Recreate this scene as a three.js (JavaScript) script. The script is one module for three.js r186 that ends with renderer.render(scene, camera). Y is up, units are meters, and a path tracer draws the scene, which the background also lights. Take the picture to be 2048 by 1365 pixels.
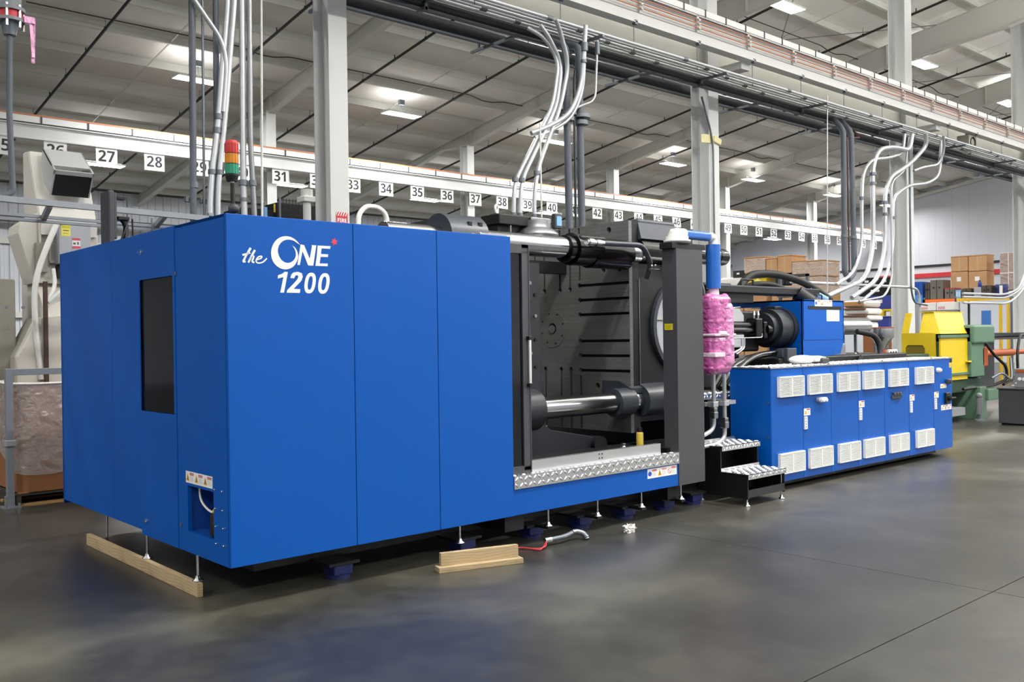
import * as THREE from 'three';
import { RoundedBoxGeometry } from 'three/addons/geometries/RoundedBoxGeometry.js';
import { mergeGeometries } from 'three/addons/utils/BufferGeometryUtils.js';
import { RectAreaLightUniformsLib } from 'three/addons/lights/RectAreaLightUniformsLib.js';

// ---------------------------------------------------------------- camera, renderer, light levels
const scene = new THREE.Scene();
const camera = new THREE.PerspectiveCamera(2 * Math.atan(682.5 / 1865.85) * 180 / Math.PI, 2048 / 1365, 0.1, 200);
camera.position.set(-2.4848, 1.6383, 5.3661);
camera.rotation.order = 'YXZ';
camera.rotation.set(-0.0034, -0.7295, -0.0142);
scene.add(camera);
const renderer = new THREE.WebGLRenderer({ antialias: true });
renderer.toneMapping = THREE.LinearToneMapping;
renderer.toneMappingExposure = 1.9;
renderer.shadowMap.enabled = true;
RectAreaLightUniformsLib.init();
scene.background = new THREE.Color(0x000000);
const LAMP_DOWN = 130, LAMP_UP = 8, LAMP_UP_AISLE = 380, LAMP_GLOW = 9;   // lamp panel radiance down, up-slot radiance, visible glow
const LAMP_COLOR = new THREE.Color(1.0, 0.99, 0.975);

// ---------------------------------------------------------------- helpers
let seed = 12345;
const rnd = () => { seed = (seed * 1664525 + 1013904223) >>> 0; return seed / 4294967296; };
const rr = (a, b) => a + (b - a) * rnd();
const PI = Math.PI;
const used = {};
function numbered(n) { const k = used[n] = (used[n] ?? -1) + 1; return k ? n + '_' + String(k).padStart(3, '0') : n; }
const V = (x, y, z) => new THREE.Vector3(x, y, z);

function bx(x0, x1, y0, y1, z0, z1, rot) {          // box from its limits; rot turns it about its own centre
  const g = new THREE.BoxGeometry(Math.abs(x1 - x0), Math.abs(y1 - y0), Math.abs(z1 - z0));
  if (rot) g.applyMatrix4(new THREE.Matrix4().makeRotationFromEuler(new THREE.Euler(...rot)));
  return g.translate((x0 + x1) / 2, (y0 + y1) / 2, (z0 + z1) / 2);
}
function rb(x0, x1, y0, y1, z0, z1, r = 0.006, rot, seg = 2) {
  const w = Math.abs(x1 - x0), h = Math.abs(y1 - y0), d = Math.abs(z1 - z0);
  const g = new RoundedBoxGeometry(w, h, d, seg, Math.min(r, w / 2.01, h / 2.01, d / 2.01));
  if (rot) g.applyMatrix4(new THREE.Matrix4().makeRotationFromEuler(new THREE.Euler(...rot)));
  return g.translate((x0 + x1) / 2, (y0 + y1) / 2, (z0 + z1) / 2);
}
function cy(axis, r, a, b, p, q, seg = 24, r2 = r) {  // cylinder along an axis from a to b, p and q the other two coordinates in x, y, z order
  const g = new THREE.CylinderGeometry(r2, r, Math.abs(b - a), seg);
  if (axis === 'x') { g.rotateZ(-PI / 2); g.translate((a + b) / 2, p, q); }
  else if (axis === 'y') g.translate(p, (a + b) / 2, q);
  else { g.rotateX(PI / 2); g.translate(p, q, (a + b) / 2); }
  return g;
}
function rod(p0, p1, r, seg = 10) {
  const a = V(...p0), b = V(...p1), d = b.clone().sub(a);
  const g = new THREE.CylinderGeometry(r, r, d.length(), seg);
  g.applyQuaternion(new THREE.Quaternion().setFromUnitVectors(V(0, 1, 0), d.clone().normalize()));
  return g.translate((a.x + b.x) / 2, (a.y + b.y) / 2, (a.z + b.z) / 2);
}
function bar(p0, p1, w, h) {                         // square bar between two points, w sideways and h upward
  const a = V(...p0), b = V(...p1), d = b.clone().sub(a), L = d.length();
  const g = new THREE.BoxGeometry(w, h, L), m = new THREE.Matrix4().lookAt(a, b, V(0, 1, 0));
  if (Math.abs(d.y) > 0.999 * L) m.makeRotationX(PI / 2);
  g.applyMatrix4(m);
  return g.translate((a.x + b.x) / 2, (a.y + b.y) / 2, (a.z + b.z) / 2);
}
function pipe(pts, r, fil = 0.12, seg = 10, bends = 5) {   // swept round tube along a polyline with rounded corners
  const P = pts.map((p) => V(...p)), path = [P[0]];
  for (let i = 1; i < P.length - 1; i++) {
    const a = P[i].clone().sub(P[i - 1]), b = P[i + 1].clone().sub(P[i]);
    const f = Math.min(fil, a.length() * 0.48, b.length() * 0.48);
    const s = P[i].clone().addScaledVector(a.normalize(), -f), e = P[i].clone().addScaledVector(b.normalize(), f);
    for (let k = 0; k <= bends; k++) { const t = k / bends; path.push(s.clone().multiplyScalar((1 - t) ** 2).addScaledVector(P[i], 2 * t * (1 - t)).addScaledVector(e, t * t)); }
  }
  path.push(P[P.length - 1]);
  const rings = []; let up = null;
  for (let i = 0; i < path.length; i++) {
    const t = path[Math.min(i + 1, path.length - 1)].clone().sub(path[Math.max(i - 1, 0)]).normalize();
    if (!up) up = Math.abs(t.y) < 0.9 ? V(0, 1, 0) : V(1, 0, 0);
    const n = up.clone().addScaledVector(t, -up.dot(t)).normalize(), bn = t.clone().cross(n); up = n;
    rings.push(Array.from({ length: seg }, (_, k) => { const an = k / seg * 2 * PI, o = n.clone().multiplyScalar(Math.cos(an)).addScaledVector(bn, Math.sin(an)); return [path[i].clone().addScaledVector(o, r), o]; }));
  }
  const pos = [], nor = [], uv = [];
  const put = (v, n) => { pos.push(v.x, v.y, v.z); nor.push(n.x, n.y, n.z); uv.push(0, 0); };
  for (let i = 0; i < rings.length - 1; i++) for (let k = 0; k < seg; k++) {
    const A = rings[i][k], B = rings[i][(k + 1) % seg], C = rings[i + 1][k], D = rings[i + 1][(k + 1) % seg];
    for (const q of [A, B, C, B, D, C]) put(q[0], q[1]);
  }
  for (const [i, s] of [[0, -1], [rings.length - 1, 1]]) {
    const t = (i ? path[i].clone().sub(path[i - 1]) : path[1].clone().sub(path[0])).normalize().multiplyScalar(s);
    for (let k = 0; k < seg; k++) { const A = rings[i][k][0], B = rings[i][(k + 1) % seg][0]; for (const q of s > 0 ? [path[i], A, B] : [path[i], B, A]) put(q, t); }
  }
  const g = new THREE.BufferGeometry();
  g.setAttribute('position', new THREE.Float32BufferAttribute(pos, 3));
  g.setAttribute('normal', new THREE.Float32BufferAttribute(nor, 3));
  g.setAttribute('uv', new THREE.Float32BufferAttribute(uv, 2));
  return g;
}
function shp(pts, holes = []) {
  const s = new THREE.Shape(pts.map((p) => new THREE.Vector2(...p)));
  for (const h of holes) s.holes.push(h instanceof THREE.Path ? h : new THREE.Path(h.map((p) => new THREE.Vector2(...p))));
  return s;
}
function circ(x, y, r) { const p = new THREE.Path(); p.absarc(x, y, r, 0, 2 * PI, true); return p; }
function ext(shape, depth, bev = 0, seg = 10) {       // extruded along +z from 0
  return new THREE.ExtrudeGeometry(shape, { depth, bevelEnabled: bev > 0, bevelSize: bev, bevelThickness: bev, bevelSegments: 1, curveSegments: seg });
}
// profile in (z, y) extruded along x from x0 to x1
function extX(pts, x0, x1, holes) { const g = ext(shp(pts.map(([z, y]) => [-z, y]), (holes || []).map((h) => h instanceof THREE.Path ? h : h.map(([z, y]) => [-z, y]))), x1 - x0); g.rotateY(PI / 2); return g.translate(x0, 0, 0); }
function lathe(pts, seg = 28) { return new THREE.LatheGeometry(pts.map((p) => new THREE.Vector2(...p)), seg); }
function boxUV(g) {                                   // uv in metres from the dominant side of every face
  const p = g.attributes.position, n = g.attributes.normal, uv = new Float32Array(p.count * 2);
  for (let i = 0; i < p.count; i++) {
    const f = i - i % 3, ax = Math.abs(n.getX(f)), ay = Math.abs(n.getY(f)), az = Math.abs(n.getZ(f));
    if (ay >= ax && ay >= az) { uv[2 * i] = p.getX(i); uv[2 * i + 1] = p.getZ(i); }
    else if (ax >= az) { uv[2 * i] = p.getZ(i); uv[2 * i + 1] = p.getY(i); }
    else { uv[2 * i] = p.getX(i); uv[2 * i + 1] = p.getY(i); }
  }
  g.setAttribute('uv', new THREE.BufferAttribute(uv, 2)); return g;
}
function join(gs, keepUV) {
  const list = (Array.isArray(gs) ? gs : [gs]).map((g) => {
    const q = g.index ? g.toNonIndexed() : g.clone();
    for (const k of Object.keys(q.attributes)) if (!['position', 'normal', 'uv'].includes(k)) q.deleteAttribute(k);
    q.clearGroups(); return q;
  });
  const m = list.length > 1 ? mergeGeometries(list) : list[0];
  return keepUV ? m : boxUV(m);
}
function mesh(name, gs, mat, parent, label, keepUV) {
  const m = new THREE.Mesh(gs.isBufferGeometry && gs.userData.ready ? gs : join(gs, keepUV), mat);
  m.name = name; m.castShadow = m.receiveShadow = true;
  if (label) m.userData.label = label;
  parent.add(m); return m;
}
const ready = (gs, keepUV) => { const g = join(gs, keepUV); g.userData.ready = true; return g; };
function thing(name, label, category, pos = [0, 0, 0], turn = 0, group) {
  const o = new THREE.Group(); o.name = numbered(name); o.position.set(...pos); o.rotation.y = turn;
  o.userData = { label, category }; if (group) o.userData.group = group;
  scene.add(o); return o;
}
function one(name, label, category, gs, mat, group, keepUV) {      // a thing that is a single mesh
  const m = mesh(numbered(name), gs, mat, scene, label, keepUV);
  m.userData.category = category; if (group) m.userData.group = group; return m;
}
function struct(name, gs, mat, parent = scene) { const m = mesh(name, gs, mat, parent); if (parent === scene) m.userData.kind = 'structure'; return m; }

// ---------------------------------------------------------------- textures
function hash(x, y, s) { let h = (x * 374761393 + y * 668265263 + s * 1442695041) | 0; h = Math.imul(h ^ (h >>> 13), 1274126177); return ((h ^ (h >>> 16)) >>> 0) / 4294967296; }
function noise(u, v, per, s, perY = per) {              // tileable value noise, u and v in 0..1
  const x = u * per, y = v * perY, xi = Math.floor(x), yi = Math.floor(y), fx = x - xi, fy = y - yi;
  const a = fx * fx * (3 - 2 * fx), b = fy * fy * (3 - 2 * fy), X = (k) => ((k % per) + per) % per, Y = (k) => ((k % perY) + perY) % perY;
  const h = (i, j) => hash(X(i), Y(j), s);
  return (h(xi, yi) * (1 - a) + h(xi + 1, yi) * a) * (1 - b) + (h(xi, yi + 1) * (1 - a) + h(xi + 1, yi + 1) * a) * b;
}
function fbm(u, v, per, oct, s, sy = 1) { let t = 0, w = 0.5, n = 0; for (let o = 0; o < oct; o++) { t += w * noise(u, v, per << o, s + o, (per << o) * sy); n += w; w *= 0.55; } return t / n; }
function tex(size, fn, srgb, rep = 1) {                 // fn(u, v) -> [r, g, b] in 0..1
  const d = new Uint8Array(size * size * 4);
  for (let j = 0; j < size; j++) for (let i = 0; i < size; i++) { const c = fn(i / size, j / size), k = 4 * (j * size + i); for (let q = 0; q < 3; q++) d[k + q] = Math.max(0, Math.min(255, c[q] * 255)); d[k + 3] = 255; }
  const t = new THREE.DataTexture(d, size, size); t.wrapS = t.wrapT = THREE.RepeatWrapping; t.magFilter = THREE.LinearFilter; t.minFilter = THREE.LinearMipmapLinearFilter; t.generateMipmaps = true;
  if (srgb) t.colorSpace = THREE.SRGBColorSpace; t.repeat.set(1 / rep, 1 / rep); t.needsUpdate = true; return t;
}
const g3 = (v) => [v, v, v];
const concCol = tex(1024, (u, v) => {
  const big = fbm(u, v, 3, 4, 11), mid = fbm(u, v, 12, 4, 31), fine = fbm(u, v, 90, 3, 51), pale = Math.max(0, fbm(u, v, 5, 5, 71) - 0.53) * 2.2;
  let t = 0.205 + 0.22 * (big - 0.5) + 0.15 * (mid - 0.5) + 0.07 * (fine - 0.5) + 0.2 * pale;
  const speck = noise(u, v, 400, 91); if (speck > 0.985) t += 0.16; if (noise(u, v, 160, 97) > 0.975) t -= 0.05;
  const w = fbm(u, v, 4, 3, 121) - 0.5;
  return [t * (1.0 + 0.05 * w), t * (0.98 + 0.02 * w), t * (0.86 - 0.06 * w)];
}, true, 7.3);
const concRough = tex(512, (u, v) => g3(0.34 + 0.22 * fbm(u, v, 6, 5, 201) + 0.12 * Math.max(0, fbm(u, v, 24, 4, 231) - 0.5)), false, 5.1);
const concBump = tex(512, (u, v) => g3(0.5 + 0.5 * (fbm(u, v, 10, 4, 301) - 0.5)), false, 3.7);
const woodCol = tex(512, (u, v) => {                     // grain runs along u
  const w = fbm(u, v, 3, 3, 401), g = 0.5 + 0.5 * Math.sin((v * 26 + 3.2 * fbm(u, v, 2, 4, 421)) * 2 * PI), f = noise(u, v, 8, 441, 240);
  const t = 0.80 + 0.10 * (w - 0.5) - 0.07 * g - 0.05 * f;
  const st = Math.max(0, fbm(u, v, 4, 3, 461) - 0.58) * 0.9;
  return [t * 0.98 - st * 0.3, t * 0.86 - st * 0.18, t * 0.66 - st * 0.16];
}, true, 0.55);
const cardCol = tex(256, (u, v) => { const t = 1 + 0.10 * (fbm(u, v, 4, 4, 501) - 0.5) + 0.03 * (noise(u, v, 4, 521, 128) - 0.5); return [0.72 * t, 0.56 * t, 0.40 * t]; }, true, 0.9);
const brushRough = tex(256, (u, v) => g3(0.30 + 0.16 * noise(u, v, 4, 601, 128) + 0.14 * fbm(u, v, 4, 3, 621)), false, 0.7);
const brushCol = tex(256, (u, v) => { const t = 0.9 + 0.16 * (fbm(u, v, 3, 4, 641) - 0.5) + 0.10 * (noise(u, v, 3, 661, 128) - 0.5); return g3(t * 0.62); }, true, 1.1);
const paintRough = tex(256, (u, v) => g3(0.36 + 0.10 * fbm(u, v, 5, 4, 701)), false, 1.3);
const peel = tex(256, (u, v) => g3(fbm(u, v, 40, 2, 721)), false, 0.35);
const filmBump = tex(256, (u, v) => g3(Math.abs(fbm(u, v, 3, 4, 741) - 0.5) * 2), false, 0.45);

// ---------------------------------------------------------------- materials
const std = (c, r = 0.6, m = 0, o = {}) => new THREE.MeshStandardMaterial({ color: c, roughness: r, metalness: m, ...o });
const M = {
  blue: new THREE.MeshPhysicalMaterial({ color: '#0054af', roughness: 1, roughnessMap: paintRough, bumpMap: peel, bumpScale: 0.00008, specularIntensity: 0.55 }),
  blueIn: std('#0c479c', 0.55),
  post: std('#45464b', 0.5), postDark: std('#3d3d43', 0.5),
  slate: std('#1e2228', 0.42), slateDark: std('#0d0f12', 0.5), slateLight: std('#3b4049', 0.36),
  black: std('#070809', 0.5), blackGloss: std('#070709', 0.2), rubber: std('#0d0d0f', 0.6),
  steel: std('#c4c6c8', 0.24, 1), chrome: std('#d9dadd', 0.10, 1), steelDull: std('#8f9194', 0.42, 1),
  platen: new THREE.MeshStandardMaterial({ color: '#dcdcda', map: brushCol, roughness: 1, roughnessMap: brushRough, metalness: 0.3 }),
  alu: std('#d2d3d4', 0.30, 0.9), tread: std('#d3d4d6', 0.24, 0.9), tiebar: std('#a9abae', 0.2, 1),
  galv: std('#bfc2c5', 0.38, 0.55), galvDark: std('#6f757b', 0.45, 0.6), rail: std('#8d9298', 0.5, 0.4),
  glassDark: new THREE.MeshPhysicalMaterial({ color: '#14161c', roughness: 0.08, transmission: 0.22, thickness: 0, ior: 1.5 }),
  white: std('#e6e6e4', 0.5), offwhite: std('#dcdcd8', 0.6), vent: std('#efefed', 0.55),
  column: std('#cfd1d0', 0.5), beam: std('#cdcdcc', 0.5), rafter: std('#c9c9c1', 0.6), purlin: std('#cccdc5', 0.65),
  deck: std('#e9e5df', 0.9), wall: std('#c9ccd3', 0.6), wallLow: std('#dcdce0', 0.65),
  pipeBlack: std('#23272f', 0.42), pipeGray: std('#545a63', 0.5), sprinkler: std('#26282a', 0.6), copper: std('#4e2b26', 0.5), conductor: std('#c07a55', 0.55),
  wood: new THREE.MeshStandardMaterial({ map: woodCol, roughness: 0.8 }), pallet: std('#a8834f', 0.85), palletDark: std('#3a3735', 0.85),
  card: new THREE.MeshStandardMaterial({ map: cardCol, roughness: 0.85 }), cardDark: new THREE.MeshStandardMaterial({ map: cardCol, color: '#c3a892', roughness: 0.85 }),
  film: new THREE.MeshPhysicalMaterial({ color: '#fafafa', roughness: 0.3, transmission: 0.78, thickness: 0, bumpMap: filmBump, bumpScale: 0.03, clearcoat: 0.6, clearcoatRoughness: 0.2 }),
  pink: new THREE.MeshPhysicalMaterial({ color: '#bf5a9d', roughness: 0.36, bumpMap: filmBump, bumpScale: 0.035, clearcoat: 1, clearcoatRoughness: 0.1 }),
  pinkPale: new THREE.MeshPhysicalMaterial({ color: '#dc92c2', roughness: 0.32, bumpMap: filmBump, bumpScale: 0.04, clearcoat: 1, clearcoatRoughness: 0.2 }),
  clearTape: std('#e6d3df', 0.25), blueWrap: new THREE.MeshPhysicalMaterial({ color: '#1e66c4', roughness: 0.25, clearcoat: 0.6, clearcoatRoughness: 0.15 }),
  beige: std('#cbc7bc', 0.55), chute: std('#dcd9d1', 0.5), hood: std('#b4b6b6', 0.45, 0.2), beigeDark: std('#8f8b80', 0.6), boxGray: std('#a5a8ae', 0.45, 0.25),
  yellow: std('#d4b714', 0.5), yellowSafety: std('#e2b51e', 0.5), green: std('#56755f', 0.55), greenDark: std('#26402f', 0.6), orange: std('#e0671a', 0.5), rust: std('#a34c20', 0.55),
  red: std('#c2242c', 0.5), redSign: std('#c8323c', 0.5), navy: std('#14225c', 0.55), binBlue: std('#2f3f8f', 0.5), pale: std('#efe9e2', 0.7), paleBlue: std('#7aa6d6', 0.55),
  moldSteel: std('#6e6a62', 0.5, 0.5), moldBrown: std('#574b42', 0.6, 0.3), grayDark: std('#3c3e42', 0.55), grayMid: std('#7b7e83', 0.55),
  logo: std('#f1f1ee', 0.45), logoRed: std('#e23b4f', 0.45),
};
function canvas(w, h, draw) { const c = document.createElement('canvas'); c.width = w; c.height = h; draw(c.getContext('2d'), w, h); const t = new THREE.CanvasTexture(c); t.colorSpace = THREE.SRGBColorSpace; t.anisotropy = 8; return t; }
const print = (w, h, draw, rough = 0.5) => new THREE.MeshStandardMaterial({ map: canvas(w, h, draw), roughness: rough });
function plate(w, h, t = 0.002) { return new THREE.BoxGeometry(w, h, t); }   // its faces carry the whole print

const tens = ['', '', 'twenty', 'thirty', 'forty', 'fifty', 'sixty'], ones = ['', 'one', 'two', 'three', 'four', 'five', 'six', 'seven', 'eight', 'nine'];
const words = (n) => tens[Math.floor(n / 10)] + (n % 10 ? '-' + ones[n % 10] : '');
// ---------------------------------------------------------------- lamps
function lamp(x, y, z, label, group, up = LAMP_UP, down = LAMP_DOWN) {
  const t = thing('high_bay_lamp', label, 'lamp', [x, y, z], 0, group);
  mesh('housing', LG.housing, M.offwhite, t); mesh('diffuser', LG.diff, LG.glow, t); mesh('up_slot', LG.slot, LG.glowUp, t);
  const top = Math.max(0.3, roofY(z) - 0.25 - y);
  mesh('hanger_rod', cy('y', 0.008, 0.04, top, 0, 0, 6), M.galvDark, t); mesh('junction_box', rb(-0.09, 0.09, top - 0.16, top, -0.06, 0.06, 0.01), M.galvDark, t);
  const d = new THREE.RectAreaLight(LAMP_COLOR, down, 1.2, 0.42); d.position.set(0, -0.05, 0); d.rotation.x = -PI / 2; d.name = 'lamp_light'; t.add(d);
  const u = new THREE.RectAreaLight(LAMP_COLOR, up, 1.1, 0.2); u.position.set(0, 0.062, 0); u.rotation.x = PI / 2; u.name = 'lamp_uplight'; t.add(u);
}
const LG = {
  housing: ready([rb(-0.62, 0.62, 0, 0.05, -0.06, 0.06, 0.012), bx(-0.62, 0.62, -0.03, 0.02, -0.23, -0.215), bx(-0.62, 0.62, -0.03, 0.02, 0.215, 0.23), bx(-0.63, -0.61, -0.03, 0.02, -0.23, 0.23), bx(0.61, 0.63, -0.03, 0.02, -0.23, 0.23), bx(-0.61, 0.61, 0.012, 0.022, -0.215, 0.215)]),
  diff: ready(bx(-0.605, 0.605, -0.035, -0.012, -0.213, 0.213)), slot: ready([bx(-0.55, 0.55, 0.048, 0.056, -0.05, 0.05)]),
  glow: new THREE.MeshStandardMaterial({ color: '#ffffff', emissive: LAMP_COLOR, emissiveIntensity: LAMP_GLOW, roughness: 0.5 }),
  glowUp: new THREE.MeshStandardMaterial({ color: '#ffffff', emissive: LAMP_COLOR, emissiveIntensity: LAMP_GLOW * 0.6, roughness: 0.5 }),
};
function roofY(z) { return z < 3 ? 9.15 + 0.155 * (z + 20) : 9.15 + 0.155 * 23 - 0.155 * (z - 3); }
const ord = ['first', 'second', 'third', 'fourth', 'fifth', 'sixth', 'seventh', 'eighth', 'ninth', 'tenth'];
[[7.9, 8.62], [14.45, 8.68], [21.2, 8.7], [27.9, 8.66], [33.6, 8.6], [40.6, 8.55], [46.4, 8.52]].forEach(([x, y], i) => lamp(x, y, -18.6, `white high bay lamp above the number signs, ${ord[i]} from the left in its row`, 'lamps in front of the numbered beam', x > 45 ? 2 : LAMP_UP, x > 45 ? 50 : LAMP_DOWN));
[[7.4, 7.2], [13.8, 7.2], [19.8, 7.2], [26.6, 7.2], [33.3, 7.15], [44.5, 7.12]].forEach(([x, y], i) => lamp(x, y, -24.6, `white high bay lamp seen beneath the numbered beam, ${ord[i]} from the left in its row`, 'lamps behind the numbered beam'));
[[19.4, 10.3], [27.4, 10.25], [34.4, 10.1]].forEach(([x, y], i) => lamp(x, y, -8.1, `bright high bay lamp above the near crane beam, ${ord[i]} from the left`, 'lamps above the near crane beam'));
for (const x of [-11, -4.5, 5.5, 12.5, 41.5]) lamp(x, 10.3, -8.1, 'white high bay lamp hung high over the machine row', 'lamps over the machine row');
for (const x of [-9, 2.5, 8.5, 14.5, 21.5, 29, 36.5, 44]) lamp(x, 8.2, 2.5, 'white high bay lamp hung over the open aisle', 'lamps over the open aisle', LAMP_UP_AISLE * (x > 10 ? 1.5 : 1));
for (const x of [-6, 4, 11, 18, 25, 32, 39]) lamp(x, 7.6, 12, 'white high bay lamp hung over the far side of the aisle', 'lamps over the far aisle side', LAMP_UP_AISLE * (x > 10 ? 1.5 : 1));

// ---------------------------------------------------------------- floor, roof, walls
const floor = struct('floor', bx(-14.2, 49, -0.25, -0.012, -31.2, 20.2), M.grayDark);
{
  const xs = [-14.2, -11.59, -3.97, 3.65, 11.27, 18.89, 26.51, 34.13, 41.75, 49], zs = [-31.2, -28.6, -20.7, -12.8, -4.9, 3.0, 10.9, 20.2];
  const conc = new THREE.MeshPhysicalMaterial({ map: concCol, roughness: 1, roughnessMap: concRough, bumpMap: concBump, bumpScale: 0.0012, specularIntensity: 0.5, clearcoat: 0.75, clearcoatRoughness: 0.36 });
  for (let i = 0; i < xs.length - 1; i++) for (let j = 0; j < zs.length - 1; j++) {
    const g = 0.0035, x0 = xs[i] + g, x1 = xs[i + 1] - g, z0 = zs[j] + g, z1 = zs[j + 1] - g;
    mesh('slab', bx(x0, x1, -0.02, 0, z0, z1), conc, floor);
  }
}
const ceiling = struct('ceiling', extX([[-31.2, roofY(-31.2)], [3, roofY(3)], [20.2, roofY(20.2)], [20.2, roofY(20.2) + 0.16], [3, roofY(3) + 0.16], [-31.2, roofY(-31.2) + 0.16]], -14.2, 49), M.deck);
for (let z = -30.2; z < 19.5; z += 1.52) {
  const y = roofY(z) - 0.005;
  mesh('purlin', [bx(-14, 48.8, y - 0.22, y, z - 0.008, z + 0.008), bx(-14, 48.8, y - 0.226, y - 0.212, z - 0.004, z + 0.07), bx(-14, 48.8, y - 0.01, y + 0.002, z - 0.07, z + 0.004)], M.purlin, ceiling);
}
const frameX = [-12.2, -4.55, 3.1, 10.75, 18.4, 26.05, 33.7, 41.35];
const rafterLow = [[-30.9, 6.9], [-23.3, 8.12], [-21.6, 8.5], [-19.95, 8.43], [-18.2, 8.8], [-13.0, 9.62], [-8.6, 10.02], [-5, 10.35], [3, 12.0], [12, 10.6], [20.1, 8.7]];
for (const x of frameX) {
  const up = rafterLow.map(([z]) => [z, roofY(z) - 0.235]).reverse();
  const gs = [extX([...rafterLow, ...up], x - 0.009, x + 0.009)];
  for (let i = 0; i < rafterLow.length - 1; i++) { const [z0, y0] = rafterLow[i], [z1, y1] = rafterLow[i + 1]; gs.push(bar([x, y0, z0], [x, y1, z1], 0.22, 0.018)); }
  gs.push(bar([x, roofY(-31) - 0.238, -31], [x, roofY(3) - 0.238, 3], 0.2, 0.016));
  for (const z of [-20.4, -19.96, -16.6, -21.62, -8.6]) { const lo = rafterLow.findIndex(([q]) => q > z), [za, ya] = rafterLow[lo - 1], [zb, yb] = rafterLow[lo], y0 = ya + (yb - ya) * (z - za) / (zb - za); gs.push(bx(x - 0.1, x + 0.1, y0, roofY(z) - 0.24, z - 0.008, z + 0.008)); }
  mesh('rafter', gs, M.rafter, ceiling);
}
for (let k = 0; k < frameX.length - 1; k++) {           // sag rods and diagonal rod bracing between the purlins
  const xm = (frameX[k] + frameX[k + 1]) / 2;
  mesh('sag_rod', bar([xm, roofY(-30) - 0.2, -30], [xm, roofY(2) - 0.2, 2], 0.035, 0.012), M.purlin, ceiling);
}
for (const [x, z] of [[18.4, -13], [26.05, -13], [26.05, -5.5], [33.7, -13]]) for (const s of [0, 1]) mesh('brace_rod', rod([x + 0.1, roofY(z + (s ? 0 : 6)) - 0.28, z + (s ? 0 : 6)], [x + 7.5, roofY(z + (s ? 6 : 0)) - 0.28, z + (s ? 6 : 0)], 0.012, 6), M.galvDark, ceiling);

const ribbed = (w) => { const p = []; const n = 3, s = w / n; p.push([0, 0]); for (let i = 0; i < n; i++) { const o = i * s; p.push([o + 0.02, 0], [o + 0.045, 0.032], [o + 0.085, 0.032], [o + 0.11, 0], [o + s * 0.55, 0], [o + s * 0.57, 0.006], [o + s * 0.64, 0.006], [o + s * 0.66, 0]); } p.push([w - 0.004, 0], [w - 0.004, -0.02], [0, -0.02]); return p; };
const panelG = (() => { const g = ext(shp(ribbed(0.914)), 1); g.rotateX(-PI / 2); return ready(g); })();   // unit height, width +x, ribs toward -z
const wallBack = struct('wall_back', bx(-14.2, 49, -0.2, 7.3, -31.2, -30.95), M.wall);
for (let x = -2; x < 48.4; x += 0.914) { const p = mesh('panel', panelG, M.wall, wallBack); p.scale.set(1, roofY(-30.9) - 0.1, -1); p.position.set(x, 0, -30.93); }
const wallRight = struct('wall_right', bx(48.85, 49.1, -0.2, 6.5, -31.2, 20.2), M.wall);
for (let z = -30.9; z < 8; z += 0.914) { const p = mesh('panel', panelG, M.wall, wallRight); p.rotation.y = PI / 2; p.scale.set(1, roofY(z) - 0.02, -1); p.position.set(48.84, 0, z + 0.914); }
mesh('gable_panel', extX([[-31, 6.3], [-31, roofY(-31) + 0.05], [3, roofY(3) + 0.05], [20.2, roofY(20.2) + 0.05], [20.2, 6.3]], 48.87, 49.1), M.wall, wallRight);
struct('wall_left', extX([[-31.2, -0.2], [-31.2, roofY(-31.2)], [3, roofY(3) + 0.05], [20.2, roofY(20.2)], [20.2, -0.2]], -14.4, -14.2), M.wall);
struct('wall_front', bx(-14.2, 49, -0.2, roofY(20.2) + 0.05, 20.0, 20.2), M.wall);
struct('trim_1', bx(48.74, 48.8, 5.2, 5.32, -24, 6), M.black);
struct('trim_2', bx(48.7, 48.8, 4.62, 4.86, -20.5, 2), M.red);
struct('trim_3', extX([[-26, roofY(-26) - 0.42], [-26, roofY(-26) - 0.25], [-8, roofY(-8) - 0.25], [-8, roofY(-8) - 0.42]], 48.55, 48.8), M.rafter);
for (const y of [2.6, 5.2]) struct('trim_' + (y < 3 ? 4 : 5), bx(-3, 48.6, y, y + 0.2, -30.88, -30.75), M.purlin);

// ---------------------------------------------------------------- columns
function column(x, z, fw, dep, y1, label, group) {
  const t = thing('steel_column', label, 'column', [x, 0, z], 0, group);
  mesh('flange', bx(-fw / 2, fw / 2, 0.02, y1, dep / 2 - 0.022, dep / 2), M.column, t); mesh('flange', bx(-fw / 2, fw / 2, 0.02, y1, -dep / 2, -dep / 2 + 0.022), M.column, t);
  mesh('web', bx(-0.008, 0.008, 0.02, y1, -dep / 2 + 0.02, dep / 2 - 0.02), M.column, t);
  mesh('base_plate', bx(-fw / 2 - 0.08, fw / 2 + 0.08, 0, 0.025, -dep / 2 - 0.06, dep / 2 + 0.06), M.column, t);
  return t;
}
const FC = [3.82, 11.76, 19.56, 27.35];
const colA = column(FC[0], -5.12, 0.27, 0.38, roofY(-5.12) - 0.3, 'tall white steel column behind the blue machine, carrying the red FIRE sign', 'front row of columns');
column(FC[1], -5.12, 0.3, 0.4, roofY(-5.12) - 0.3, 'tall white steel column behind the dark grey door post and blue pipe', 'front row of columns');
column(FC[2], -5.12, 0.34, 0.42, roofY(-5.12) - 0.3, 'tall white steel column just left of the yellow guarded machine', 'front row of columns');
column(FC[3], -5.12, 0.4, 0.5, roofY(-5.12) - 0.3, 'white steel column at the right edge of the photo', 'front row of columns');
const under = ['31', '37', '43', '49', '55'];
[10.75, 18.4, 26.05, 33.7, 41.35].forEach((x, i) => column(x, -20.25, 0.3, 0.42, 8.5, `slim white steel column holding up the far beam near sign ${words(+under[i])}`, 'far row of columns'));
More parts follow.
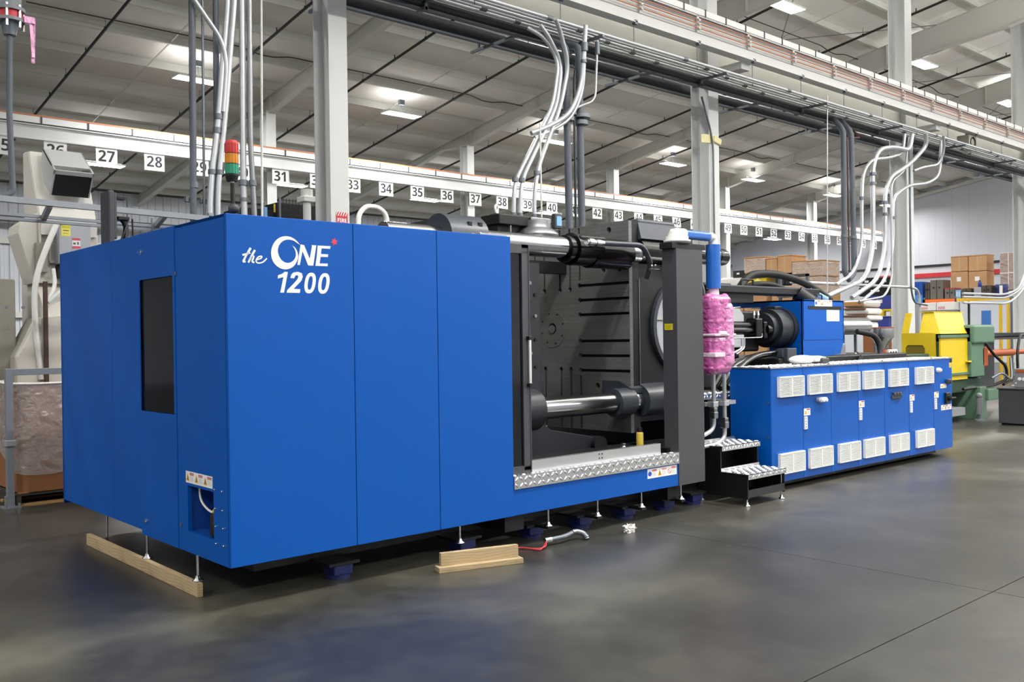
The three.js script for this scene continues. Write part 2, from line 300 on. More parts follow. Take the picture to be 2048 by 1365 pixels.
{
  const fs = one('fire_sign', 'red and white FIRE sign fixed to the column above the machine panels', 'sign', (() => { const g = plate(0.17, 0.34, 0.004); g.translate(3.84, 3.10, -4.925); return g; })(),
    print(170, 340, (c, w, h) => {
      c.fillStyle = '#f3f1ee'; c.fillRect(0, 0, w, h); c.fillStyle = '#c62832';
      for (let i = -1; i < 6; i++) { c.beginPath(); c.moveTo(i * 36, 48); c.lineTo(i * 36 + 22, 48); c.lineTo(i * 36 + 44, 0); c.lineTo(i * 36 + 22, 0); c.fill(); }
      c.fillRect(0, 48, w, 130); c.fillStyle = '#fff'; c.font = 'bold 66px sans-serif'; c.textAlign = 'center'; c.textBaseline = 'middle'; c.fillText('FIRE', w / 2, 104, w - 18);
      c.strokeStyle = '#c62832'; c.lineWidth = 12; c.strokeRect(6, 54, w - 12, h - 60); c.fillStyle = '#c62832'; c.beginPath(); c.arc(w / 2, 235, 66, PI, 0); c.fill();
    }), undefined, true);
}

// ---------------------------------------------------------------- numbered far beam
{
  const z = -19.85, t = thing('crane_beam', 'long white far crane beam with hanging number signs under its edge', 'beam', [22, 0, z]);
  mesh('web', [bx(-24.5, 26.6, 6.76, 7.12, -0.02, 0), bx(-24.5, 26.6, 6.74, 6.77, -0.12, 0.09), bx(-24.5, 26.6, 7.1, 7.125, -0.12, 0.05)], M.beam, t);
  mesh('rail_cover', bx(-24.5, 26.6, 7.165, 7.325, -0.03, 0.03), M.white, t);
  mesh('groove', bx(-24.5, 26.6, 7.125, 7.165, -0.03, 0.01), M.grayDark, t);
  mesh('conductor', bx(-24.5, 26.6, 7.33, 7.37, -0.02, 0.035), M.conductor, t);
  const cl = ready(bx(-0.02, 0.02, 7.13, 7.335, -0.035, 0.04));
  for (let x = -21; x < 26.4; x += 1.12) mesh('rail_clamp', cl, M.grayDark, t).position.x = x;
}
for (let n = 25; n <= 61; n++) {
  const x = 3.42 + (n - 25) * 1.2465, tilt = n === 46 ? 0.12 : rr(-0.02, 0.02);
  const g = plate(0.54, 0.52, 0.012);
  const m = one('number_sign', `white square sign bearing the number ${words(n)}, under the far crane beam`, 'sign', g, print(128, 124, (c, w, h) => {
    c.fillStyle = '#d9d9d8'; c.fillRect(0, 0, w, h); c.fillStyle = '#0d0e12'; c.font = 'bold 96px sans-serif'; c.textAlign = 'center'; c.textBaseline = 'middle'; c.fillText(String(n), w / 2, h / 2 + 6, w - 14);
  }), 'number signs under the far beam', true);
  m.position.set(x, 6.545, -19.79); m.rotation.z = tilt;
}
// ================================================================ the blue injection moulding machine (clamp end)
const press = thing('injection_molding_machine', 'huge blue injection molding machine with white lettering and a dark open mold area', 'machine', [0, 0, 0]);
const YT = 2.42, YB = 0.26;
// front sheet panels and the left end panels
[[0.001, 0.894], [0.898, 1.595], [1.599, 2.311]].forEach(([a, b]) => mesh('front_panel', [rb(a, b, YB, YT, -0.028, 0, 0.004), bx(a + 0.01, b - 0.01, YT - 0.03, YT - 0.002, -0.07, -0.02), bx(a, b, YB, YB + 0.02, -0.09, -0.02)], M.blue, press));
function endPanel(z0, z1, yb, holes = []) {      // z0 > z1
  const g = ext(shp([[-z0, yb], [-z1, yb], [-z1, YT], [-z0, YT]], holes), 0.026); g.rotateY(PI / 2); return g;
}
mesh('end_panel', [endPanel(-0.03, -0.782, YB, [[[0.235, 0.398], [0.235, 0.70], [0.63, 0.70], [0.63, 0.398]]]), bx(0.0, 0.05, YT - 0.02, YT - 0.002, -0.78, -0.03)], M.blue, press);
mesh('end_panel', [endPanel(-0.786, -1.446, YB, [[[0.823, 1.153], [0.823, 2.09], [1.43, 2.09], [1.43, 1.153]]])], M.blue, press).position.x = -0.004;
mesh('end_panel', endPanel(-1.45, -2.02, YB + 0.03), M.blue, press); mesh('end_panel', endPanel(-2.023, -3.28, YB + 0.03), M.blue, press);
mesh('window_pane', bx(0.012, 0.016, 1.14, 2.1, -1.44, -0.812), M.glassDark, press);
mesh('window_rim', [bx(0.004, 0.03, 1.14, 1.153, -1.44, -0.81), bx(0.004, 0.03, 2.09, 2.1, -1.44, -0.81), bx(0.004, 0.03, 1.14, 2.1, -1.44, -1.43), bx(0.004, 0.03, 1.14, 2.1, -0.823, -0.813)], M.postDark, press);
mesh('rear_panel', bx(0.0, 4.7, YB, 0.9, -3.3, -3.27), M.blue, press); mesh('rear_panel', bx(0, 2.3, YB, YT, -3.3, -3.27), M.blue, press);
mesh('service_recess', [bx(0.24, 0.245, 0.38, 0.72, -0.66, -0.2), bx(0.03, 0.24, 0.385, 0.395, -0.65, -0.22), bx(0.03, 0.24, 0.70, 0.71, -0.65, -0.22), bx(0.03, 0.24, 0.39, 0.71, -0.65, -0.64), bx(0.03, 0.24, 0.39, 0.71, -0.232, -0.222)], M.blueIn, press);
mesh('grease_hose', pipe([[0.06, 0.70, -0.585], [0.06, 0.60, -0.575], [0.07, 0.545, -0.48], [0.075, 0.535, -0.37], [0.08, 0.60, -0.30]], 0.0075, 0.09, 8), M.pale, press);
{
  const b = mesh('grease_bottle', lathe([[0, 0.402], [0.052, 0.402], [0.06, 0.412], [0.06, 0.535], [0.05, 0.548], [0, 0.548]]).translate(0.075, 0, -0.315), M.rubber, press);
  mesh('yellow_cap', [lathe([[0, 0.548], [0.046, 0.548], [0.046, 0.565], [0.03, 0.585], [0, 0.588]]).translate(0.075, 0, -0.315)], M.yellow, b);
  mesh('pump_head', [rb(0.055, 0.105, 0.585, 0.66, -0.315, -0.265, 0.01)], M.rubber, b);
}
const rivetG = ready([cy('x', 0.008, -0.006, 0, 0, 0, 10), new THREE.SphereGeometry(0.0065, 8, 6).translate(-0.005, 0, 0)]);
for (const [y, a] of [[0.717, -0.211], [0.6, -0.205], [0.49, -0.201], [0.383, -0.196]]) for (const z of [a, a + 0.107]) mesh('rivet', rivetG, M.chrome, press).position.set(0, y, z);
for (const [y, z] of [[2.288, -1.373], [0.364, -1.357]]) { const l = mesh('panel_latch', [cy('x', 0.018, -0.012, 0, y, z, 14), bx(-0.03, -0.006, y - 0.004, y + 0.012, z - 0.006, z + 0.006)], M.chrome, press); }
for (const [y, z] of [[2.1, -0.772], [0.425, -0.742]]) mesh('panel_hinge', [rb(-0.008, 0, y - 0.014, y + 0.014, z - 0.012, z + 0.012, 0.003)], M.galvDark, press);
// warning labels
function warnStrip(n, kinds) {
  return print(128 * n, 96, (c, w, h) => {
    c.fillStyle = '#efeeec'; c.fillRect(0, 0, w, h);
    for (let i = 0; i < n; i++) {
      const x = i * 128; c.fillStyle = i === 1 && kinds === 'b' ? '#d8857f' : '#b3332d'; c.fillRect(x + 58, 10, 62, 20);
      c.fillStyle = '#f2d9d6'; c.font = 'bold 13px sans-serif'; c.textAlign = 'center'; c.fillText('WARNING', x + 89, 25);
      c.fillStyle = '#b9b9bb'; for (let k = 0; k < 5; k++) c.fillRect(x + 60, 38 + k * 9, 40 + ((k * 13) % 20), 3);
      if (kinds === 'b' && i === 0) { c.fillStyle = '#3553c4'; c.beginPath(); c.arc(x + 30, 50, 24, 0, 7); c.fill(); }
      else if (kinds === 'b' && i === 2) { c.strokeStyle = '#c03a3a'; c.lineWidth = 5; c.beginPath(); c.arc(x + 30, 50, 22, 0, 7); c.stroke(); c.beginPath(); c.moveTo(x + 15, 34); c.lineTo(x + 45, 66); c.stroke(); }
      else { c.fillStyle = '#d9a514'; c.beginPath(); c.moveTo(x + 30, 16); c.lineTo(x + 54, 80); c.lineTo(x + 6, 80); c.fill(); c.fillStyle = '#4a3a10'; c.fillRect(x + 27, 40, 7, 20); c.fillRect(x + 20, 62, 20, 8); }
    }
  });
}
const warnA = warnStrip(3, 'a'), warnB = warnStrip(3, 'b');
mesh('warning_label', (() => { const g = plate(0.408, 0.076); g.rotateY(-PI / 2); return g.translate(-0.001, 0.756, -0.449); })(), warnA, press, 'white strip of three yellow warning triangles', true);
mesh('warning_label', plate(0.41, 0.085).translate(4.11, 0.412, -0.005), warnB, press, 'white warning strip with blue, yellow and red symbols', true);
// lettering on the first front panel
const LOGO = {
  O: [[0.5005, 2.2535], [0.4715, 2.2823], [0.4359, 2.3004], [0.4002, 2.3043], [0.3603, 2.2946], [0.327, 2.2698], [0.3046, 2.2346], [0.2953, 2.1943], [0.3011, 2.1547], [0.3181, 2.1256], [0.3483, 2.1028], [0.3834, 2.093], [0.4191, 2.0976], [0.453, 2.1171], [0.4738, 2.1464], [0.4843, 2.1794], [0.4793, 2.2076], [0.4662, 2.2313], [0.444, 2.2483]],
  Oi: [[0.4593, 2.2268], [0.4679, 2.2029], [0.4652, 2.1744], [0.4468, 2.1492], [0.4197, 2.1359], [0.393, 2.1368], [0.3667, 2.1517], [0.3496, 2.177], [0.3422, 2.2086], [0.3483, 2.237], [0.3664, 2.262], [0.3909, 2.2775], [0.4222, 2.2834], [0.4534, 2.2784], [0.4803, 2.2645]],
  N: [[0.5028, 2.2569], [0.5278, 2.255], [0.5677, 2.1669], [0.5853, 2.252], [0.5808, 2.2579], [0.617, 2.2579], [0.5924, 2.1248], [0.5555, 2.1246], [0.5158, 2.2156], [0.4952, 2.1249], [0.4779, 2.125], [0.5003, 2.2412]],
  E: [[0.6272, 2.2572], [0.7231, 2.2584], [0.718, 2.2406], [0.6551, 2.2401], [0.6498, 2.2038], [0.7041, 2.2036], [0.7014, 2.1855], [0.6471, 2.185], [0.6393, 2.1412], [0.7007, 2.1426], [0.698, 2.125], [0.6087, 2.1243], [0.619, 2.1858]],
  one: [[0.3409, 2.0545], [0.3719, 2.0656], [0.3885, 2.0783], [0.4098, 2.077], [0.381, 1.9453], [0.3545, 1.9447], [0.3782, 2.0437], [0.3384, 2.0332]],
  two: [[0.4271, 2.0393], [0.4341, 2.0617], [0.4501, 2.0757], [0.4817, 2.0809], [0.5088, 2.0725], [0.5153, 2.0503], [0.5058, 2.0255], [0.4758, 1.9961], [0.4483, 1.9711], [0.4958, 1.9702], [0.4922, 1.9457], [0.4001, 1.9449], [0.4035, 1.9619], [0.4489, 2.0035], [0.4764, 2.0327], [0.4849, 2.0513], [0.4768, 2.0592], [0.4633, 2.0575], [0.453, 2.0381]],
};
const smooth = (pts, n = 60) => new THREE.CatmullRomCurve3(pts.map((p) => V(p[0], p[1], 0)), false, 'centripetal').getPoints(n).map((p) => [p.x, p.y]);
const glyph = (shape) => ext(shape, 0.0015).translate(0, 0, 0.0002);
function oval(cx, cy0, a, b, sl, hole) { const p = []; for (let i = 0; i < 28; i++) { const t = i / 28 * 2 * PI, c = Math.cos(t), s = Math.sin(t), y = b * Math.sign(s) * Math.abs(s) ** 0.85; p.push([cx + a * Math.sign(c) * Math.abs(c) ** 0.85 + sl * y, cy0 + y]); } return hole ? p.reverse() : p; }
function stroke(pts, w0, w1) {                           // flat ribbon along a smooth curve, width w0 to w1
  const c = new THREE.CatmullRomCurve3(pts.map((p) => V(p[0], p[1], 0)), false, 'centripetal').getPoints(24), L = [], R = [];
  c.forEach((p, i) => { const t = c[Math.min(i + 1, 24)].clone().sub(c[Math.max(i - 1, 0)]).normalize(), w = (w0 + (w1 - w0) * i / 24) / 2; L.push([p.x - t.y * w, p.y + t.x * w]); R.unshift([p.x + t.y * w, p.y - t.x * w]); });
  return shp([...L, ...R]);
}
mesh('lettering', [
  glyph(shp([...smooth(LOGO.O), ...smooth(LOGO.Oi)])), ...['N', 'E', 'one', 'two'].map((k) => glyph(shp(LOGO[k]))),
  glyph(shp(oval(0.568, 2.0117, 0.040, 0.0675, 0.17), [oval(0.568, 2.0117, 0.0165, 0.0445, 0.17, true)])),
  glyph(shp(oval(0.669, 2.0117, 0.041, 0.068, 0.17), [oval(0.669, 2.0117, 0.017, 0.045, 0.17, true)])),
  ...[[[[0.159, 2.2168], [0.1417, 2.1905], [0.1224, 2.1583], [0.1085, 2.13], [0.124, 2.1302]], 0.015, 0.009], [[[0.1039, 2.1702], [0.13, 2.178], [0.1564, 2.1865]], 0.013, 0.009], [[[0.187, 2.2053], [0.1666, 2.1721], [0.1419, 2.1259]], 0.014, 0.012], [[[0.1515, 2.1459], [0.1665, 2.1662], [0.1782, 2.1656], [0.1681, 2.1329], [0.1815, 2.1276]], 0.009, 0.011], [[[0.1958, 2.1452], [0.2279, 2.1573], [0.2324, 2.1674], [0.211, 2.1644], [0.1935, 2.1399], [0.2018, 2.1266], [0.236, 2.1312], [0.2665, 2.1571]], 0.009, 0.008]].map(([p, a, b]) => glyph(stroke(p, a, b))),
], M.logo, press);
mesh('red_star', (() => { const p = []; for (let i = 0; i < 12; i++) { const a = i / 12 * 2 * PI + 0.26, r = i % 2 ? 0.014 : 0.027; p.push([0.752 + r * Math.cos(a), 2.289 + r * Math.sin(a)]); } return glyph(shp(p)); })(), M.logoRed, press);

// lower skirt, tread strip, sill, door and post
mesh('skirt_panel', [rb(2.313, 4.342, YB, 0.462, -0.03, -0.006, 0.004), bx(2.32, 4.34, YB, YB + 0.015, -0.09, -0.02)], M.blue, press);
function lugs(w, h, pitch, L = 0.05, T = 0.02, H = 0.006) {   // raised bars of tread plate on a w x h rectangle in the xy plane
  const gs = [], nx = Math.floor(w / pitch), ny = Math.max(1, Math.floor(h / pitch));
  for (let j = 0; j < ny; j++) for (let i = 0; i < nx; i++) {
    let g = new THREE.CylinderGeometry(0.42, 1, 1, 6, 1); g.rotateX(PI / 2); g.scale(L / 2, T / 2, H); g.translate(0, 0, H / 2); g = g.toNonIndexed(); g.computeVertexNormals();
    g.rotateZ((i + j) % 2 ? PI / 4 : -PI / 4); gs.push(g.translate((i + 0.5) * w / nx, (j + 0.5) * h / ny, 0));
  }
  return gs;
}
{
  const f = lugs(2.03, 0.1, 0.048).map((g) => g.translate(2.313, 0.466, 0.006)), t = lugs(2.03, 0.066, 0.048).map((g) => g.rotateX(-PI / 2).translate(2.313, 0.567, 0.004));
  mesh('tread_strip', [bx(2.313, 4.343, 0.465, 0.567, -0.004, 0.006), bx(2.313, 4.343, 0.557, 0.567, -0.075, 0.0), ...f, ...t], M.tread, press, 'bright diamond plate step edge');
}
mesh('door_sill', [bx(2.53, 4.18, 0.56, 0.655, -0.085, -0.077), bx(2.53, 4.18, 0.648, 0.656, -0.13, -0.078)], M.alu, press);
for (const x of [3.36, 3.395]) for (const y of [0.60, 0.635]) mesh('sill_slot', cy('z', 0.007, -0.077, -0.075, x, y, 10), M.black, press);
mesh('door_post', [bx(4.346, 4.736, YB, 2.44, -0.165, 0)], M.post, press, 'tall dark grey folded post');
mesh('yellow_tag', bx(4.343, 4.346, 1.69, 1.748, -0.145, -0.05), print(64, 48, (c, w, h) => { c.fillStyle = '#d8c81a'; c.fillRect(0, 0, w, h); c.fillStyle = '#6d6510'; for (let k = 0; k < 4; k++) c.fillRect(8, 12 + k * 8, 48 - k * 5, 2); }), press, 'small yellow tag', true);
{
  const d = mesh('sliding_door', [bx(2.458, 2.53, 0.57, 2.37, -0.075, -0.035), bx(2.2, 2.53, 2.30, 2.37, -0.075, -0.035), bx(2.2, 2.53, 0.57, 0.63, -0.075, -0.035), bx(2.526, 2.534, 0.57, 2.36, -0.085, -0.03)], M.post, press, 'grey framed sliding door with dark glass');
  mesh('door_glass', bx(2.2, 2.458, 0.63, 2.3, -0.06, -0.052), M.glassDark, d);
  mesh('door_handle', [cy('y', 0.011, 1.28, 1.62, 2.512, -0.012, 12)], M.white, d);
  mesh('handle_end', [rb(2.494, 2.53, 1.62, 1.65, -0.04, 0.0, 0.006)], M.black, d); mesh('handle_end', [rb(2.494, 2.53, 1.25, 1.28, -0.04, 0.0, 0.006)], M.black, d);
}
// bed under everything
mesh('bed_frame', [rb(0.35, 4.95, 0.1, 0.42, -0.62, -0.42, 0.01), rb(0.35, 4.95, 0.1, 0.42, -3.05, -2.85, 0.01), bx(0.35, 4.95, 0.12, 0.5, -2.9, -0.56), rb(2.2, 4.9, 0.42, 0.60, -0.66, -0.30, 0.01), bx(4.3, 4.5, 0.12, 0.6, -0.6, -0.1), bx(2.3, 2.5, 0.12, 0.5, -0.6, -0.1)], M.slateDark, press);
for (const x of [0.9, 2.0, 2.72, 3.3, 3.87, 4.43, 4.86]) {
  const p = mesh('machine_mount', [cy('y', 0.085, 0.0, 0.03, x, -0.26, 18), rb(x - 0.075, x + 0.075, 0.025, 0.1, -0.34, -0.18, 0.012)], M.navy, press);
  mesh('mount_bracket', [bx(x - 0.12, x + 0.12, 0.098, 0.118, -0.45, -0.17)], M.slateDark, p);
}
function levelRod(x, z, y0, y1 = 0.3) { mesh('leveling_rod', [cy('y', 0.0085, y0 + 0.02, y1, x, z, 10), lathe([[0, 0], [0.034, 0], [0.036, 0.006], [0.02, 0.016], [0.014, 0.034], [0, 0.034]], 16).translate(x, y0, z)], M.steel, press); }
levelRod(0.012, -1.395, 0.0895); levelRod(0.012, -0.52, 0.0895); levelRod(1.80, -0.035, 0.128);
for (const x of [2.72, 3.3, 3.87, 4.43]) levelRod(x, -0.05, 0.118, 0.3);
for (const x of [2.72, 3.3, 3.87, 4.43]) mesh('rod_bracket', bx(x - 0.03, x + 0.03, 0.098, 0.118, -0.2, -0.02), M.slateDark, press);
levelRod(0.05, -2.35, 0.0);

// platens, tie bars
const CY0 = 1.73, CZ0 = -1.74, XF = 4.45;
{
  // mold face of the fixed platen with its slots, in (z, y)
  const holes = [], slotH = (y, z0, z1) => { const a = 0.014, r = 0.026, p = []; p.push([z1, y - a], [z1, y + a], [z0 + 0.02 * Math.sign(z1 - z0), y + a]); for (let k = 0; k <= 10; k++) { const t = PI / 3 + k / 10 * (2 * PI - 2 * PI / 3), s = Math.sign(z1 - z0); p.push([z0 + s * r * Math.cos(t), y + r * Math.sin(t)]); } p.push([z0 + 0.02 * Math.sign(z1 - z0), y - a]); return p; };
  const slotV = (z, y0, y1) => slotH(0, y0, y1).map(([a, b]) => [z + b, a]);
  for (const y of [2.165, 2.015, 1.865, 1.595, 1.445, 1.295]) { holes.push(slotH(y, -1.335, CZ0 + 1.075)); holes.push(slotH(y, 2 * CZ0 + 1.335, CZ0 - 1.075)); }
  for (const z of [-1.62, -1.475]) for (const [a, b] of [[2.135, CY0 + 1.035], [1.30, CY0 - 1.035]]) { holes.push(slotV(z, a, b)); holes.push(slotV(2 * CZ0 - z, a, b)); }
  for (const s of [-1, 1]) for (const [a, b] of [[2.22, 2.76], [1.24, 0.70]]) holes.push([[CZ0 + s * 0.405 - 0.014, a], [CZ0 + s * 0.405 + 0.014, a], [CZ0 + s * 0.405 + 0.014, b], [CZ0 + s * 0.405 - 0.014, b]]);
  for (const [z, y] of [[-1.0, 2.31], [-0.78, 2.31], [-0.92, 2.70], [-1.1, 1.14], [-0.85, 1.14], [-2.4, 2.3], [-2.4, 1.14]]) holes.push(circ(-z, y, 0.03));
  holes.push(circ(-CZ0, CY0, 0.055));
  const g = extX([[CZ0 - 1.08, CY0 - 1.04], [CZ0 + 1.08, CY0 - 1.04], [CZ0 + 1.08, CY0 + 1.04], [CZ0 - 1.08, CY0 + 1.04]], XF, XF + 0.045, holes);
  mesh('fixed_platen_face', g, M.platen, press, 'machined steel platen face with clamping slots');
  mesh('fixed_platen', [bx(XF + 0.045, XF + 0.14, CY0 - 1.04, CY0 + 1.04, CZ0 - 1.08, CZ0 + 1.08), bx(XF + 0.14, XF + 1.05, CY0 + 0.5, CY0 + 0.98, CZ0 - 0.95, CZ0 + 0.95), bx(XF + 0.14, XF + 1.05, CY0 - 0.95, CY0 - 0.62, CZ0 - 0.95, CZ0 + 1.0), bx(XF + 0.14, XF + 0.55, CY0 - 0.7, CY0 + 0.7, CZ0 - 0.9, CZ0 + 0.6)], M.slateDark, press);
  mesh('locating_ring', [(() => { const r = ext(shp([0, 1, 2, 3, 4, 5, 6, 7, 8, 9, 10, 11, 12, 13, 14, 15, 16, 17, 18, 19, 20, 21, 22, 23].map((k) => [0.2 * Math.cos(k * PI / 12), 0.2 * Math.sin(k * PI / 12)]), [circ(0, 0, 0.06)]), 0.004); r.rotateY(PI / 2); return r.translate(XF - 0.004, CY0, CZ0); })(), cy('x', 0.045, XF - 0.01, XF + 0.03, CY0 - 0.005, CZ0, 20, 0.02)], M.platen, press);
  for (let k = 0; k < 8; k++) { const a = k * PI / 4 + 0.3; mesh('tapped_hole', cy('x', 0.010, XF - 0.0065, XF - 0.003, CY0 + 0.165 * Math.sin(a), CZ0 + 0.165 * Math.cos(a), 10), M.black, press); }
  // ribbed side of the fixed platen with its round opening
  const WC = 5.31, WR = 0.45, wa = 2.2, arc = (r) => Array.from({ length: 25 }, (_, k) => { const a = PI + wa - k / 24 * 2 * wa; return [WC + r * Math.cos(a), 1.735 + r * Math.sin(a)]; });
  const web = ext(shp([[XF + 0.14, 1.16], [5.55, 1.16], [5.55, 1.735 + WR * Math.sin(PI + wa)], ...arc(WR), [5.55, 1.735 + WR * Math.sin(PI - wa)], [5.55, 2.36], [XF + 0.14, 2.36]]), 0.06); web.translate(0, 0, CZ0 + 0.98);
  const lip = ext(shp([...arc(WR), ...arc(WR + 0.05).reverse()]), 0.12); lip.translate(0, 0, CZ0 + 0.96);
  mesh('platen_web', web, M.slateDark, press); mesh('opening_ring', lip, M.slateLight, press);
  mesh('platen_ledge', [extX([[-0.62, 1.08], [-0.62, 1.13], [-0.78, 1.2], [-1.0, 1.2], [-1.0, 1.08]], XF - 0.04, XF + 1.0)], M.slateLight, press);
  mesh('spacer_block', bx(4.68, 4.95, 1.69, 1.80, -1.05, -0.95), M.pale, press);
  mesh('edge_strip', bx(XF + 0.136, XF + 0.146, 1.16, 2.2, CZ0 + 1.078, CZ0 + 1.086), M.steelDull, press);
}
{
  // moving platen, cross shaped with tie bar bosses
  const z0 = CZ0 - 1.08, z1 = CZ0 + 1.08;
  mesh('moving_platen', [bx(2.62, 3.24, 0.95, 2.30, z0, z1), extX([[z0 + 0.35, 2.28], [z0 + 0.55, 2.66], [z1 - 0.55, 2.66], [z1 - 0.35, 2.28]], 2.62, 3.24), bx(2.7, 3.2, 2.64, 2.74, CZ0 - 0.3, CZ0 + 0.3),
    extX([[z1 - 0.5, 0.72], [z1 - 0.4, 0.96], [z0 + 0.4, 0.96], [z0 + 0.5, 0.72]], 2.62, 3.24)], M.slate, press);
  for (const [y, z] of [[-1, 1], [-1, -1]]) mesh('tie_bar_boss', [cy('x', y > 0 ? 0.13 : 0.185, 2.5, y > 0 ? 3.0 : 3.17, CY0 + y * 0.73, CZ0 + z * 1.05, 32), cy('x', 0.12, 3.0, y > 0 ? 3.05 : 3.2, CY0 + y * 0.73, CZ0 + z * 1.05, 32)], y > 0 ? M.slateLight : M.slate, press);
  for (let k = 0; k < 9; k++) { const y = [2.12, 2.02, 1.95, 1.83, 1.80, 1.62, 1.50, 1.38, 1.28][k]; mesh('platen_bolt', cy('z', 0.016, z1 - 0.002, z1 + 0.012, 3.12 + (k % 2) * 0.06, y, 10), k % 3 ? M.black : M.steelDull, press); }
  mesh('platen_foot', ext(shp([[2.9, 0.57], [2.9, 0.9], [3.27, 0.86], [3.35, 0.80], [3.83, 0.71], [4.03, 0.645], [4.03, 0.56]]), 0.12, 0.006).translate(0, 0, -0.78), M.slate, press);
  mesh('platen_shoe', [cy('z', 0.085, -0.75, -0.6, 3.95, 0.62, 22), bx(3.0, 4.25, 0.55, 0.585, -0.95, -0.4)], M.slateDark, press);
  for (const [y, z] of [[1, 1], [1, -1], [-1, 1], [-1, -1]]) mesh('tie_bar', cy('x', 0.098, 1.6, 4.6, CY0 + y * 0.73, CZ0 + z * 1.05, 36), M.tiebar, press, y > 0 ? undefined : 'polished steel tie bar');
  for (const [y, z] of [[-1, 1], [-1, -1]]) mesh('tie_bar_flange', [cy('x', 0.135, 4.22, XF, CY0 + y * 0.73, CZ0 + z * 1.05, 30), cy('x', 0.16, XF + 0.14, 5.4, CY0 + y * 0.73, CZ0 + z * 1.05, 30)], M.slateLight, press);
  for (const z of [1, -1]) mesh('tie_bar_cylinder', [cy('x', 0.115, XF + 0.14, 5.2, CY0 + 0.755, CZ0 + z * 1.05, 32), cy('x', 0.092, 5.15, 6.02, CY0 + 0.755, CZ0 + z * 1.05, 32), cy('x', 0.096, 5.9, 6.05, CY0 + 0.755, CZ0 + z * 1.05, 32, 0.085)], M.blackGloss, press);
  mesh('tie_bar_nut', [cy('x', 0.2, 2.13, 2.52, CY0 + 0.73, CZ0 + 1.05, 40)], M.slateLight, press);
  for (const x of [2.32, 2.43]) mesh('nut_slot', bx(x, x + 0.035, CY0 + 0.80, CY0 + 0.86, CZ0 + 1.05 + 0.12, CZ0 + 1.05 + 0.176), M.black, press);
  mesh('lock_clamp', [cy('x', 0.15, 3.66, 3.98, CY0 + 0.72, CZ0 + 1.05, 28), cy('x', 0.125, 3.58, 3.66, CY0 + 0.72, CZ0 + 1.05, 28), cy('x', 0.145, 3.9, 4.42, CY0 + 0.70, CZ0 + 1.05, 28), rb(3.68, 4.02, CY0 + 0.72, CY0 + 0.84, CZ0 + 0.95, CZ0 + 1.18, 0.02), bx(3.98, 4.45, CY0 + 0.62, CY0 + 0.76, CZ0 + 0.9, CZ0 + 1.12)], M.blackGloss, press);
  mesh('foil_coupling', [cy('x', 0.028, 3.62, 3.84, 2.492, -0.44, 16), cy('x', 0.04, 3.64, 3.70, 2.492, -0.44, 8), cy('x', 0.036, 3.74, 3.80, 2.49, -0.44, 8)], M.chrome, press);
  mesh('hydraulic_tube', pipe([[3.8, 2.493, -0.44], [4.40, 2.505, -0.44], [4.52, 2.33, -0.44], [4.55, 2.2, -0.52]], 0.026, 0.09, 14), M.slateLight, press);
  mesh('crossbar', [bx(3.25, 4.45, 2.30, 2.42, CZ0 + 0.1, CZ0 + 0.22)], M.slateDark, press);
  mesh('mold_height_motor', [rb(2.95, 3.46, 2.65, 2.745, -1.12, -0.86, 0.012), bx(2.98, 3.42, 2.55, 2.66, -1.1, -0.92), rb(3.0, 3.1, 2.735, 2.76, -1.05, -0.95, 0.01)], M.black, press);
  mesh('motor_leg', cy('y', 0.01, 2.42, 2.66, 3.1, -0.88, 10), M.steelDull, press);
  mesh('lifting_eye', [new THREE.TorusGeometry(0.04, 0.011, 10, 22).rotateY(0.6).translate(3.04, 2.80, -1.0), cy('y', 0.014, 2.745, 2.77, 3.04, -1.0, 10)], M.pale, press);
  mesh('platen_hub', [lathe([[0, 0], [0.21, 0], [0.2, 0.04], [0.15, 0.08], [0.11, 0.10], [0.1, 0.16], [0, 0.16]], 30).translate(3.40, 2.55, -0.86), rb(3.32, 3.57, 2.64, 2.74, -0.95, -0.84, 0.01)], M.steelDull, press);
  mesh('casting_rib', [extX([[-0.62, 2.6], [-0.66, 2.76], [-1.25, 2.80], [-1.3, 2.5], [-0.9, 2.5]], XF + 0.14, 5.2), rb(XF + 0.25, 5.3, 2.66, 2.82, -1.3, -0.75, 0.03), rb(XF + 0.2, 5.35, 2.55, 2.68, -1.2, -0.7, 0.03)], M.slateLight, press);
  mesh('casting_drum', [cy('x', 0.3, 5.05, 5.45, 2.36, -0.95, 36), cy('x', 0.27, 5.45, 5.55, 2.36, -0.95, 36, 0.2)], M.slateLight, press);
  mesh('gauge_screws', [cy('x', 0.012, 4.2, 4.34, 2.25, -0.2, 8), new THREE.SphereGeometry(0.014, 8, 6).translate(4.24, 2.285, -0.2), new THREE.SphereGeometry(0.014, 8, 6).translate(4.29, 2.29, -0.2)], M.steel, press);
}
mesh('inner_guard', [bx(0.3, 2.25, 0.5, 2.2, -1.5, -1.46), bx(0.3, 2.2, 2.2, 2.24, -2.8, -0.5)], M.slateDark, press);
mesh('conduit_loop', pipe([[2.20, 2.40, -2.0], [2.22, 2.80, -2.0], [2.30, 2.885, -2.0], [2.44, 2.885, -2.0], [2.53, 2.82, -2.0], [2.55, 2.4, -2.0]], 0.024, 0.08, 12), M.pale, press);
mesh('top_tread', [bx(2.05, 2.32, 2.425, 2.44, -0.3, -0.05), ...lugs(0.27, 0.24, 0.04).map((g) => g.rotateX(-PI / 2).translate(2.05, 2.44, -0.06))], M.tread, press);
{
  const g = thing('gauge_box', 'small dark box with a blue screen hanging above the mold area', 'gauge', [4.79, 2.84, -2.0]);
  mesh('case', rb(-0.055, 0.055, 0, 0.165, -0.03, 0.03, 0.01), M.grayDark, g); mesh('screen', bx(-0.03, 0.045, 0.03, 0.135, 0.03, 0.034), std('#7fb2ee', 0.3), g);
  mesh('stem', cy('y', 0.012, -0.16, 0, 0, 0, 8), M.galv, g);
}
